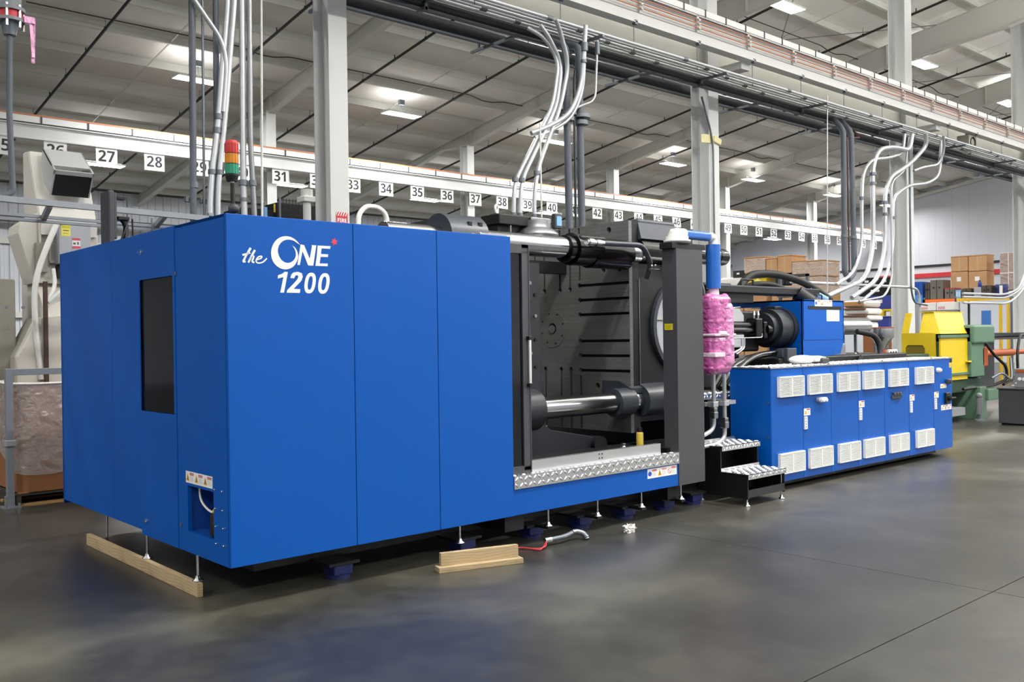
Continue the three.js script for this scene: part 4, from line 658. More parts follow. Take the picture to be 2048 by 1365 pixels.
[[-3.97, 'nearest'], [-4.07, 'second'], [-4.17, 'third'], [-4.27, 'fourth'], [-4.37, 'fifth']].forEach(([z, w], i) => {
  const t = thing('rack_conduit', `long steel conduit on the overhead rack, ${w === 'nearest' ? 'nearest' : w + ' nearest'} the camera`, 'conduit', [21.5, 6.10, z], 0, RC);
  mesh('tube', cy('x', i % 2 ? 0.021 : 0.027, RX0 - 21.5, RX1 - 21.5, 0, 0, 12), M.galv, t);
  const c = ready(cy('x', 0.034, -0.05, 0.05, 0, 0, 10)); for (let x = -24 + i * 0.7; x < 25; x += 3.05) mesh('coupling', c, M.galvDark, t).position.x = x;
});
const strutG = ready([bx(-0.02, 0.02, 6.03, 6.07, -4.45, -3.9), bx(-0.03, 0.03, 5.94, 5.98, -4.6, -4.42), bx(-0.02, 0.02, 5.94, 6.06, -4.45, -4.42)]), strutG2 = ready([bx(-0.02, 0.02, 6.07, 6.11, -5.85, -4.5), bx(-0.012, 0.012, 6.11, 6.32, -5.68, -5.65), cy('y', 0.006, 5.9, 6.1, 0, -4.55, 6)]);
rackX.forEach((x, i) => {
  const near = i > 3 && i < 8, g = 'trapeze brackets of the overhead rack';
  const t = thing('trapeze_bracket', `grey strut bracket carrying the conduits, ${ord[i] ?? (i === 10 ? 'eleventh' : 'twelfth')} along the overhead rack`, 'bracket', [x, 0, 0], 0, g);
  mesh('strut', strutG, M.galvDark, t); mesh('pipe_strut', strutG2, M.galvDark, t).position.x = -0.9; mesh('tie', bar([-0.9, 6.07, -4.6], [0, 5.96, -4.55], 0.03, 0.03), M.galvDark, t);
});
{
  const z = -4.12, t = thing('near_crane_beam', 'white crane runway beam with copper conductor bars above the pipe rack', 'beam', [21.5, 0, z]);
  mesh('web', [bx(-26, 26.8, 6.5, 6.96, -0.012, 0.012), bx(-26, 26.8, 6.49, 6.51, -0.13, 0.06), bx(-26, 26.8, 6.93, 6.95, -0.13, 0.05), bx(-26, 26.8, 6.5, 6.66, 0.01, 0.03)], M.beam, t);
  mesh('groove', bx(-26, 26.8, 6.655, 6.668, 0.012, 0.034), M.grayMid, t);
  mesh('back_channel', bx(-26, 26.8, 6.86, 6.93, 0.0, 0.015), M.grayMid, t);
  mesh('runway_tube', rb(-26, 26.8, 6.955, 7.065, -0.05, 0.06, 0.012), M.white, t);
  for (const y of [6.725, 6.795, 6.865]) mesh('conductor_bar', cy('x', 0.0095, -26, 26.8, y, 0.075, 8), M.conductor, t);
  const hg = ready([bx(-0.025, 0.025, 6.66, 6.96, 0.02, 0.05), rb(-0.025, 0.025, 6.705, 6.74, 0.05, 0.09, 0.006), rb(-0.025, 0.025, 6.775, 6.81, 0.05, 0.09, 0.006), rb(-0.025, 0.025, 6.845, 6.88, 0.05, 0.09, 0.006)]), kg = ready([bx(-0.014, 0.014, 6.945, 7.075, 0.06, 0.068), bx(-0.014, 0.014, 7.065, 7.075, -0.05, 0.068)]);
  for (let x = -12.8; x < 24; x += 1.46) mesh('insulator', hg, M.beam, t).position.x = x + 0.03;
  for (let x = -11.7; x < 24; x += 0.58) mesh('rail_clamp', kg, M.grayDark, t).position.x = x;
  for (const x of FC) mesh('support_bracket', [bx(x - 21.5 - 0.13, x - 21.5 + 0.13, 6.36, 6.49, -0.82, -0.1), bx(x - 21.5 - 0.13, x - 21.5 + 0.13, 6.2, 6.26, -0.82, -0.55), bx(x - 21.5 - 0.008, x - 21.5 + 0.008, 6.2, 6.49, -0.82, -0.4)], M.beam, t);
  for (let x = -20; x < 10; x += 1.6) mesh('hanger_rod', [cy('y', 0.007, 6.05, 6.5, x + 0.72, 0.0, 6), rb(x + 0.69, x + 0.75, 6.46, 6.53, -0.01, 0.06, 0.006)], M.galvDark, t);
}
FC.concat([35.1]).forEach((x, i) => { const x0 = i ? FC[i - 1] + 0.02 : -4, x1 = x - 0.02; one('runway_girder', `deep grey-white girder framed between the front columns, ${ord[i]} span from the left`, 'girder', [bx(x0, x1, 6.35, 7.5, -5.13, -5.11), bx(x0, x1, 6.33, 6.36, -5.22, -5.02), bx(x0, x1, 7.48, 7.51, -5.22, -5.02)], M.rafter, 'girders between the front columns'); });
// sprinkler lines under the roof, each with its hangers
[[5.15, 26], [8.75, 29], [12.3, 32], [15.6, 35], [19.6, 38], [23.95, 41], [27.6, 44], [30.5, 47], [34.3, 50], [38.0, 53]].forEach(([x, n]) => {
  const t = thing('sprinkler_pipe', `thin dark sprinkler pipe sloping down under the roof toward sign ${words(n)}`, 'pipe', [x, 0, 0], 0, 'sprinkler pipes under the roof');
  const y = (z) => roofY(z) - 0.46; mesh('tube', rod([0, y(-30), -30], [0, y(2.8), 2.8], 0.036, 10), M.sprinkler, t);
  for (let z = -29.6; z < 2.5; z += 3.04) mesh('hanger', [cy('y', 0.006, y(z), roofY(z) - 0.22, 0, z, 5), bx(-0.03, 0.03, y(z) - 0.03, y(z) + 0.05, z - 0.02, z + 0.02)], M.sprinkler, t);
  for (let z = -28; z < 2.5; z += 3.04) mesh('sprinkler_head', cy('y', 0.016, y(z) + 0.03, y(z) + 0.13, 0, z, 6), M.sprinkler, t);
});
[[-17.3, 'in front of the far lamps'], [-9.6, 'near the high lamps over the crane beam']].forEach(([z, w]) => { const y = roofY(z) - 0.28; one('ceiling_conduit', `thin black conduit strung along a roof purlin ${w}`, 'conduit', (() => { const p = []; for (let x = -10; x < 48; x += 7.65) p.push([x, y, z], [x + 3.2, y, z], [x + 3.7, y - 0.1, z], [x + 4.1, y - 0.1, z], [x + 4.6, y, z]); return pipe(p, 0.014, 0.1, 6, 2); })(), M.black); });

function drop(name, label, pts, r, mat = M.galv, rings = [], fil = 0.18, group) {
  const p0 = pts[0], t = thing(name, label, 'pipe', p0, 0, group), L = pts.map((p) => [p[0] - p0[0], p[1] - p0[1], p[2] - p0[2]]);
  mesh('tube', pipe(L, r, fil, 12), mat, t);
  for (const [x, y, z, R, h] of rings) mesh('coupling', cy('y', R ?? r * 1.35, y - p0[1] - (h ?? 0.05), y - p0[1] + (h ?? 0.05), x - p0[0], z - p0[2], 14), M.galvDark, t);
  return t;
}
// drops at the left end
drop('grey_pipe', 'slim grey pipe with a flanged valve and red tags at the left edge', [[-0.145, 4.55, -4.2], [-0.16, 3.8, -4.2], [-0.14, 3.05, -4.2], [-0.3, 2.99, -4.2]], 0.027, M.pipeGray, [], 0.05);
{
  const t = thing('flanged_valve', 'grey flanged valve with red tags hanging at the upper left corner', 'valve', [-0.145, 4.5, -4.2]);
  mesh('flange', [cy('y', 0.13, 0.14, 0.17, 0, 0, 24), cy('y', 0.13, 0.24, 0.27, 0, 0, 24), cy('y', 0.1, 0.27, 0.5, 0, 0, 20)], M.grayMid, t); mesh('gasket', cy('y', 0.105, 0.17, 0.24, 0, 0, 20), M.redSign, t);
  for (let k = 0; k < 6; k++) mesh('bolt', cy('y', 0.014, 0.08, 0.29, 0.115 * Math.cos(k), 0.115 * Math.sin(k), 8), M.steel, t);
  mesh('neck', cy('y', 0.055, 0.02, 0.14, 0, 0, 16, 0.075), M.galvDark, t); mesh('tag_ribbon', [bx(0.15, 0.185, -0.17, 0.2, 0.08, 0.084, [0, 0.4, 0.06]), bx(0.17, 0.2, -0.22, 0.2, 0.06, 0.064, [0, -0.3, -0.03]), bx(0.1, 0.19, 0.14, 0.2, 0.05, 0.1)], M.pinkPale, t);
}
drop('grey_riser', 'grey painted riser pipe, leftmost of the vertical pipes behind the signal light', [[1.62, 7.2, -4.2], [1.58, 2.0, -4.2]], 0.036, M.pipeGray, [[1.6, 3.3, -4.2, 0.045, 0.03]]);
drop('thin_riser', 'very thin grey rod between the two grey riser pipes', [[1.73, 7.2, -4.2], [1.7, 2.0, -4.2]], 0.014, M.galvDark);
drop('grey_riser', 'second grey riser pipe directly behind the bent steel conduits', [[1.91, 7.2, -4.25], [1.86, 2.0, -4.25]], 0.032, M.pipeGray);
drop('bent_conduit', 'bright steel conduit leaning down to the machine, left of the signal light', [[2.0, 5.98, -4.15], [1.99, 5.34, -4.15], [1.85, 3.97, -4.15], [1.77, 3.42, -4.15], [1.745, 3.1, -4.15], [1.745, 2.0, -4.15]], 0.034, M.galv, [[1.858, 4.05, -4.15, 0.045, 0.03], [1.84, 3.9, -4.15, 0.045, 0.03], [1.778, 3.45, -4.15, 0.045, 0.025]]);
drop('bent_conduit', 'second bright steel conduit touching the leaning one left of the signal light', [[2.06, 5.98, -4.1], [2.04, 5.34, -4.1], [1.91, 3.97, -4.12], [1.84, 3.42, -4.12], [1.82, 3.1, -4.12], [1.82, 2.0, -4.12]], 0.028, M.galv, [[1.845, 3.45, -4.12, 0.036, 0.025]]);
drop('bent_conduit', 'grey conduit slanting in from the upper left to join the leaning one', [[1.3, 5.6, -4.12], [1.58, 5.25, -4.12], [1.9, 4.86, -4.12], [1.95, 4.6, -4.12], [1.9, 4.1, -4.12]], 0.026, M.galv, [], 0.15);
drop('straight_conduit', 'upright steel conduit just right of the signal light', [[2.13, 5.98, -4.1], [2.105, 3.4, -4.1], [2.11, 3.1, -4.1], [2.13, 2.0, -4.1]], 0.034, M.galv, [[2.105, 3.36, -4.1, 0.05, 0.03], [2.105, 3.18, -4.1, 0.042, 0.02]]);
drop('straight_conduit', 'mottled steel conduit beside the upright one right of the signal light', [[2.19, 5.98, -4.05], [2.17, 3.8, -4.05], [2.19, 3.35, -4.05], [2.205, 3.0, -4.05], [2.24, 2.0, -4.05]], 0.029, M.steelDull, [[2.19, 3.36, -4.05, 0.042, 0.03]]);
drop('white_pipe', 'thin white vertical pipe between the signal light and the FIRE column', [[2.42, 7.2, -4.2], [2.36, 2.0, -4.2]], 0.013, M.offwhite);
{
  const t = thing('pipe_rail', 'pair of long grey strut rails crossing the upper left in front of the beige hopper', 'rail', [0.2, 2.9, -4.3]);
  mesh('rail_bar', bar([-1.6, 0.1, 0.2], [1.62, 0.04, 0.2], 0.06, 0.055), M.rail, t); mesh('rail_bar', bar([-1.6, 0.01, -0.2], [1.62, -0.035, -0.2], 0.05, 0.03), M.rail, t); mesh('rail_bar', bar([-1.6, -0.035, -0.2], [1.62, -0.075, -0.2], 0.05, 0.03), M.rail, t);
  for (const x of [-0.05, 1.05]) mesh('cross_strut', bar([x, 0.05, 0.2], [x + 0.05, -0.03, -0.2], 0.045, 0.05), M.rail, t);
  mesh('upright', [bx(1.05, 1.1, -0.6, 0.05, -0.2, -0.15), bx(-1.2, -1.15, -2.9, 0.05, -0.2, -0.15), bx(1.5, 1.55, -2.9, 0.1, 0.18, 0.23)], M.rail, t);
  mesh('pipe_clamp', [rb(1.32, 1.42, 0.22, 0.27, 0.02, 0.08, 0.006), rb(1.48, 1.56, 0.22, 0.27, 0.02, 0.08, 0.006)], M.galvDark, t);
}
// drops over the mold area
const DG = 'conduits dropping behind the mold area';
drop('bent_conduit', 'leftmost of the slanting conduits that drop behind the mold area', [[6.45, 5.98, -4.2], [6.62, 5.85, -4.05], [6.86, 5.55, -4], [6.72, 4.9, -4], [5.98, 3.75, -4], [5.95, 3.4, -4], [5.95, 2.2, -4]], 0.03, M.galv, [[5.985, 3.78, -4, 0.042, 0.03], [5.95, 3.3, -4, 0.04, 0.03]], 0.2, DG);
drop('bent_conduit', 'middle one of the slanting conduits that drop behind the mold area', [[6.5, 5.98, -4.0], [6.66, 5.85, -4], [6.9, 5.5, -3.98], [6.78, 4.9, -3.98], [6.09, 3.78, -3.98], [6.05, 3.4, -3.98], [6.05, 2.2, -3.98]], 0.03, M.galv, [[6.09, 3.78, -3.98, 0.042, 0.03], [6.05, 3.3, -3.98, 0.04, 0.03]], 0.2, DG);
drop('bent_conduit', 'rightmost and steepest of the slanting conduits behind the mold area', [[6.5, 5.99, -3.7], [6.68, 5.9, -3.8], [6.95, 5.5, -3.9], [6.83, 4.9, -3.95], [6.38, 4.0, -3.95], [6.29, 3.6, -3.95], [6.28, 2.2, -3.95]], 0.03, M.galv, [[6.34, 3.9, -3.95, 0.042, 0.03], [6.28, 3.3, -3.95, 0.04, 0.03]], 0.2, DG);
drop('white_pipe', 'thin white rod standing beside the slanting conduits over the mold area', [[6.42, 4.6, -3.95], [6.43, 2.2, -3.95]], 0.012, M.offwhite);
drop('black_riser', 'left one of two dark riser pipes with round flanges over the mold area', [[7.03, 5.98, -4.4], [7.04, 5.8, -4.05], [7.05, 2.2, -4.02]], 0.055, M.pipeGray, [[7.045, 4.83, -4.03, 0.13, 0.02], [7.045, 4.76, -4.03, 0.1, 0.03]], 0.1);
drop('black_riser', 'right one of two dark riser pipes with round flanges over the mold area', [[7.31, 5.98, -4.4], [7.31, 5.85, -4.05], [7.3, 2.2, -4.02]], 0.055, M.pipeGray, [[7.315, 4.83, -4.03, 0.14, 0.025], [7.31, 4.74, -4.03, 0.11, 0.03]], 0.1);
drop('thin_riser', 'thin dark pipe between the two flanged riser pipes', [[7.55, 5.85, -4.5], [7.55, 5.62, -4.3], [7.2, 5.5, -4.02], [7.17, 5.3, -4.02], [7.17, 2.2, -4.02]], 0.017, M.pipeBlack, [], 0.1);
drop('bent_conduit', 'steel conduit curving left in front of the flanged risers', [[7.15, 6.05, -3.75], [7.15, 5.2, -3.85], [6.95, 4.78, -3.9], [6.6, 4.58, -3.95], [6.3, 4.45, -4]], 0.034, M.galv, [[7.15, 5.75, -3.78, 0.05, 0.06], [7.15, 5.55, -3.8, 0.045, 0.02]], 0.35);
drop('bent_conduit', 'second steel conduit running parallel to the left-curving one', [[7.2, 6.0, -3.8], [7.21, 5.15, -3.88], [7.02, 4.74, -3.93], [6.64, 4.52, -3.97], [6.36, 4.40, -4]], 0.026, M.galv, [], 0.35);
drop('bent_conduit', 'thin conduit with a small box, right of the flanged risers', [[7.55, 5.95, -3.9], [7.54, 5.08, -3.95], [7.28, 4.98, -4], [6.9, 4.78, -4]], 0.017, M.galv, [[7.55, 5.84, -3.9, 0.035, 0.09]], 0.14);
one('taped_patch', 'scrap of yellowed paper and clear film taped to the white column', 'patch', [rb(11.35, 11.75, 5.14, 5.3, -4.92, -4.9, 0.02, [0, 0, 0.08]), rb(11.72, 11.95, 5.16, 5.28, -4.92, -4.88, 0.02, [0, 0, -0.2])], std('#d9cf9a', 0.5));
drop('wall_conduit', 'thin grey conduit clipped down the white column behind the blue wrapped arm', [[11.35, 5.95, -4.88], [11.6, 5.4, -4.88], [11.68, 5.1, -4.88], [11.68, 2.0, -4.88]], 0.018, M.galvDark, [], 0.2);
// drops over the injection end
drop('grey_riser', 'left one of two grey riser pipes joined at the bottom over the injection unit', [[15.13, 6.0, -4.4], [15.13, 5.75, -4.2], [15.11, 2.86, -4.2], [15.3, 2.72, -4.2]], 0.058, M.pipeGray, [[15.12, 3.6, -4.2, 0.07, 0.03]], 0.12);
drop('grey_riser', 'right one of two grey riser pipes joined at the bottom over the injection unit', [[15.44, 6.0, -4.4], [15.44, 5.75, -4.2], [15.50, 2.86, -4.2], [15.25, 2.72, -4.2]], 0.058, M.pipeGray, [[15.48, 3.6, -4.2, 0.07, 0.03]], 0.12);
drop('thin_riser', 'thin dark pipe between the two joined grey risers', [[16.0, 5.9, -4.45], [16.0, 5.72, -4.3], [15.3, 5.62, -4.22], [15.28, 5.5, -4.2], [15.3, 2.9, -4.2]], 0.02, M.copper, [], 0.1);
drop('white_pipe', 'thin grey vertical rod left of the grey risers over the injection unit', [[14.35, 6.3, -4.1], [14.25, 2.4, -4.1]], 0.010, M.galv);
const EG = 'conduits looping down at the injection end';
const R = M.galv;
drop('looping_conduit', 'leftmost looping conduit, bending from the rack down past the grey risers', [[17.6, 5.98, -4.1], [17.5, 5.55, -4.1], [16.9, 5.38, -4.1], [16.1, 5.25, -4.1], [15.72, 4.95, -4.1], [15.66, 4.4, -4.1], [15.64, 3.4, -4.1], [15.3, 2.85, -4.1], [14.6, 2.6, -4.1]], 0.034, R, [[15.64, 4.4, -4.1, 0.046, 0.03]], 0.4, EG);
drop('looping_conduit', 'pale thick conduit falling straight, second from the left at the injection end', [[17.75, 5.98, -4.0], [17.6, 5.6, -4.0], [17.0, 5.62, -4.05], [16.4, 5.5, -4.1], [16.13, 5.1, -4.1], [16.12, 3.4, -4.1], [15.8, 2.75, -4.1], [14.0, 2.3, -4.1]], 0.048, M.galv, [[16.13, 4.95, -4.1, 0.075, 0.03], [16.13, 4.75, -4.1, 0.07, 0.03]], 0.35, EG);
drop('looping_conduit', 'middle looping conduit at the injection end, bent twice near the rack', [[17.95, 6.0, -3.8], [18.1, 5.75, -3.85], [17.7, 5.35, -4.0], [16.8, 4.95, -4.05], [16.66, 4.6, -4.1], [16.64, 3.4, -4.1], [16.3, 2.75, -4.1], [15.2, 2.35, -4.1]], 0.045, R, [[16.65, 4.4, -4.1, 0.06, 0.03], [16.65, 4.15, -4.1, 0.06, 0.03]], 0.35, EG);
drop('looping_conduit', 'slim looping conduit falling just right of the middle one', [[18.0, 5.98, -4.2], [17.6, 5.2, -4.1], [16.85, 4.85, -4.05], [16.83, 3.3, -4.05], [16.82, 2.75, -4.05], [16.5, 2.4, -4.05], [15.4, 2.28, -4.05]], 0.022, R, [], 0.2, EG);
drop('looping_conduit', 'rightmost looping conduit, sweeping across the white column to the rack', [[18.95, 5.98, -3.9], [18.98, 5.2, -3.95], [18.5, 4.98, -4.0], [17.6, 4.85, -4.05], [17.05, 4.55, -4.1], [17.0, 4.2, -4.1], [17.0, 3.4, -4.1], [16.6, 2.7, -4.1], [15.5, 2.25, -4.1]], 0.034, R, [[18.96, 5.55, -3.92, 0.05, 0.05], [17.0, 4.1, -4.1, 0.046, 0.03]], 0.4, EG);
drop('looping_conduit', 'short bright conduit curling between the rack and the white column top', [[18.5, 6.0, -3.65], [18.75, 5.7, -3.75], [18.72, 5.4, -3.85], [18.2, 5.3, -4.0], [17.9, 5.2, -4.05]], 0.03, R, [], 0.25, EG);
drop('handrail_pipe', 'level grey pipe crossing behind the injection unit and turning down beside the white column', [[13.2, 2.62, -4.25], [18.1, 2.645, -4.25], [18.5, 2.6, -4.25], [18.55, 2.2, -4.25], [18.55, 0.0, -4.25]], 0.03, M.galv, [], 0.25);
drop('handrail_pipe', 'grey pipe running down the white column and curving right at its foot', [[18.02, 5.9, -4.2], [18.02, 2.6, -4.2], [18.15, 2.3, -4.2], [18.8, 2.25, -4.2]], 0.022, M.galvDark, [], 0.25);
const FG = 'conduits curving up the far right column';
[[0, 2.62, 'upper'], [0.12, 2.53, 'middle'], [0.3, 2.38, 'lower']].forEach(([o, y, w]) => drop('curved_conduit', `${w} one of three conduits curving up to the column at the right edge`, [[22.2, y, -4.8], [25.0 + o, y + 0.02, -4.8], [26.1 + o, 2.85, -4.8], [26.7 + o, 3.6, -4.8], [26.85 + o, 4.4, -4.8], [26.85 + o, 5.9, -4.8]], 0.03, M.galv, [], 0.5, FG));
one('extinguisher_sign', 'small red and white sign on the column at the right edge', 'sign', plate(0.3, 0.36, 0.006).rotateY(0).translate(27.2, 3.15, -4.86), print(64, 80, (c, w, h) => { c.fillStyle = '#c8303a'; c.fillRect(0, 0, w, h); c.fillStyle = '#f5efee'; c.fillRect(8, 12, w - 16, 12); c.beginPath(); c.arc(w / 2, 52, 16, 0, 7); c.fill(); }), undefined, true);
{
  const t = thing('wall_speaker', 'small square dark speaker hung below the near crane beam at the right', 'speaker', [21.3, 6.1, -4.3]);
  mesh('case', rb(-0.2, 0.2, 0, 0.36, -0.15, 0.15, 0.02), M.beigeDark, t); mesh('horn', lathe([[0.02, -0.05], [0.05, 0.0], [0.13, 0.05], [0.14, 0.05], [0.06, -0.02], [0.02, -0.05]], 20).rotateX(PI / 2).translate(-0.0, 0.18, 0.12), M.black, t); mesh('hanger', [bx(-0.02, 0.02, 0.36, 0.42, -0.02, 0.02)], M.galvDark, t);
}
function hexa([x0, x1, z0, z1, y], [X0, X1, Z0, Z1, Y]) {     // slanted box between two level rectangles
  const b = [[x0, y, z0], [x1, y, z0], [x1, y, z1], [x0, y, z1]], t = [[X0, Y, Z0], [X1, Y, Z0], [X1, Y, Z1], [X0, Y, Z1]], p = [];
  const quad = (a, c, d, e) => p.push(...a, ...c, ...d, ...a, ...d, ...e);
  quad(b[0], b[1], b[2], b[3]); quad(t[3], t[2], t[1], t[0]);
  for (let i = 0; i < 4; i++) { const j = (i + 1) % 4; quad(b[j], b[i], t[i], t[j]); }
  const g = new THREE.BufferGeometry(); g.setAttribute('position', new THREE.Float32BufferAttribute(p, 3)); g.setAttribute('uv', new THREE.Float32BufferAttribute(new Float32Array(p.length / 3 * 2), 2)); g.computeVertexNormals(); return g;
}
// ================================================================ left: beige hopper machine, guard post, wrapped box
{
  const t = thing('granulator', 'tall beige granulator with a sloping feed chute behind the left end of the machine', 'machine', [0.8, 0, -6.3]);
  const X = (x) => x - 0.8;
  // lower body: tapered sheet housing
  mesh('lower_housing', [ext(shp([[X(0.3), 1.2], [X(1.6), 1.2], [X(1.6), 1.93], [X(1.5), 2.05], [X(0.52), 1.93], [X(0.3), 1.5]]), 0.5, 0.008).translate(0, 0, -0.1), (() => { const g = ext(shp([[-0.6, 1.2], [0.4, 1.2], [0.4, 1.92], [-0.05, 2.4], [-0.6, 2.4]]), 0.75); g.rotateY(-PI / 2); return g.translate(X(1.35), 0, 0); })()], M.beige, t);
  mesh('left_housing', [rb(X(-0.7), X(0.36), 1.2, 2.38, -0.4, 0.1, 0.02)], M.beigeDark, t);
  mesh('dark_gap', bx(X(0.5), X(1.5), 1.12, 1.2, -0.3, 0.35), M.black, t);
  mesh('stand', [bx(X(0.45), X(1.6), 0, 1.12, -0.5, 0.2)], M.beigeDark, t);
  // upper body and chute
  mesh('upper_housing', [ext(shp([[X(0.56), 2.35], [X(1.26), 2.35], [X(1.24), 3.1], [X(0.8), 3.3], [X(0.42), 3.0], [X(0.4), 2.9]]), 0.45, 0.006).translate(0, 0, -0.35)], M.beige, t);
  mesh('feed_chute', [(() => { const g = ext(shp([[-0.5, 2.9], [0.12, 2.9], [0.14, 3.02], [-0.28, 3.90], [-0.5, 3.92]]), 0.60, 0.006); g.rotateY(-PI / 2); return g.translate(X(1.22), 0, 0.05); })()], M.chute, t, 'pale sloping chute');
  mesh('chute_side', (() => { const g = ext(shp([[-0.5, 2.6], [0.1, 2.6], [0.12, 3.02], [-0.29, 3.89], [-0.5, 3.91]]), 0.02); g.rotateY(-PI / 2); return g.translate(X(0.62), 0, 0.05); })(), M.beige, t);
  mesh('intake_hood', (() => { const w = 0.43, gs = [bx(-w / 2, w / 2, 0.25, 0.27, -0.3, 0.12), bx(-w / 2, -w / 2 + 0.015, -0.05, 0.27, -0.3, 0.24), bx(w / 2 - 0.015, w / 2, -0.05, 0.27, -0.3, 0.24), bx(-w / 2, w / 2, 0.22, 0.27, 0.225, 0.24)]; return gs.map((g) => g.rotateX(0.62).translate(X(0.93), 3.53, 0.02)); })(), M.hood, t, 'galvanised hood');
  mesh('rubber_flap', [bx(-0.2, 0.2, -0.05, 0.22, 0.222, 0.236).rotateX(0.62).translate(X(0.93), 3.53, 0.02)], M.rubber, t);
  mesh('electrical_box', [rb(X(0.77), X(1.12), 2.56, 3.04, 0.1, 0.3, 0.01)], M.boxGray, t, 'grey electrical box');
  mesh('yellow_label', plate(0.1, 0.125).translate(X(0.845), 2.94, 0.302), print(64, 80, (c, w, h) => { c.fillStyle = '#e6df63'; c.fillRect(0, 0, w, h); c.fillStyle = '#3b3a20'; c.fillRect(12, 36, 40, 6); c.fillRect(14, 58, 36, 3); c.fillStyle = '#cfc31c'; c.fillRect(4, 6, 56, 18); }), t, undefined, true);
  mesh('red_label', plate(0.09, 0.12).translate(X(0.955), 2.80, 0.302), print(64, 80, (c, w, h) => { c.fillStyle = '#dedede'; c.fillRect(0, 0, w, h); c.fillStyle = '#c65062'; c.fillRect(0, 0, w, 18); c.fillRect(0, h - 18, w, 18); c.fillStyle = '#555'; c.fillRect(8, 34, 20, 16); c.fillRect(38, 30, 14, 20); }), t, undefined, true);
  mesh('disconnect_box', [rb(X(0.56), X(0.68), 2.46, 2.8, 0.1, 0.2, 0.01), rb(X(0.69), X(0.71), 2.55, 2.82, 0.1, 0.16, 0.006), rb(X(0.70), X(0.78), 2.57, 2.60, 0.1, 0.17, 0.005)], M.beigeDark, t);
  mesh('dark_recess', bx(X(0.78), X(1.1), 2.4, 2.55, 0.1, 0.2), M.rubber, t);
  mesh('flex_hose', pipe([[X(0.86), 3.05, 0.3], [X(0.75), 3.04, 0.35], [X(0.62), 2.75, 0.38], [X(0.48), 2.35, 0.4], [X(0.47), 1.9, 0.42], [X(0.53), 1.25, 0.42]], 0.032, 0.2, 12, 6), M.offwhite, t);
  mesh('flex_hose', pipe([[X(0.72), 2.5, 0.25], [X(0.72), 2.3, 0.32], [X(0.6), 2.12, 0.42]], 0.022, 0.12, 10), M.offwhite, t); mesh('flex_hose', pipe([[X(1.0), 2.38, 0.3], [X(0.75), 2.24, 0.4], [X(0.61), 2.11, 0.42]], 0.022, 0.12, 10), M.offwhite, t);
  for (const [x, y] of [[0.95, 1.9], [0.95, 1.66], [0.95, 1.4], [0.36, 2.05], [0.2, 2.05]]) mesh('bolt', cy('z', 0.018, 0.39, 0.42, X(x), y, 10), M.steelDull, t);
  mesh('rust_post', bx(X(0.555), X(0.595), 1.1, 2.34, 0.43, 0.47), std('#4d3a33', 0.8), t);
}
{
  const t = thing('guard_post', 'grey steel guard post with a top rail beside the film-covered box', 'guard rail', [-0.01, 0, -5.0]);
  mesh('post', rb(-0.035, 0.03, 0.01, 1.40, -0.035, 0.035, 0.004), M.rail, t); mesh('top_rail', rb(-0.03, 2.2, 1.33, 1.395, -0.03, 0.03, 0.004), M.rail, t); mesh('foot_plate', [bx(-0.08, 0.08, 0, 0.014, -0.09, 0.09), bx(-0.05, -0.035, 0, 0.12, -0.03, 0.03)], M.rail, t);
  for (const [x, z] of [[-0.06, 0.07], [0.06, 0.07]]) mesh('anchor_bolt', cy('y', 0.012, 0.01, 0.05, x, z, 8), M.steel, t);
  mesh('clip', rb(-0.05, 0.05, 0.62, 0.68, -0.05, 0.05, 0.005), M.galv, t);
}
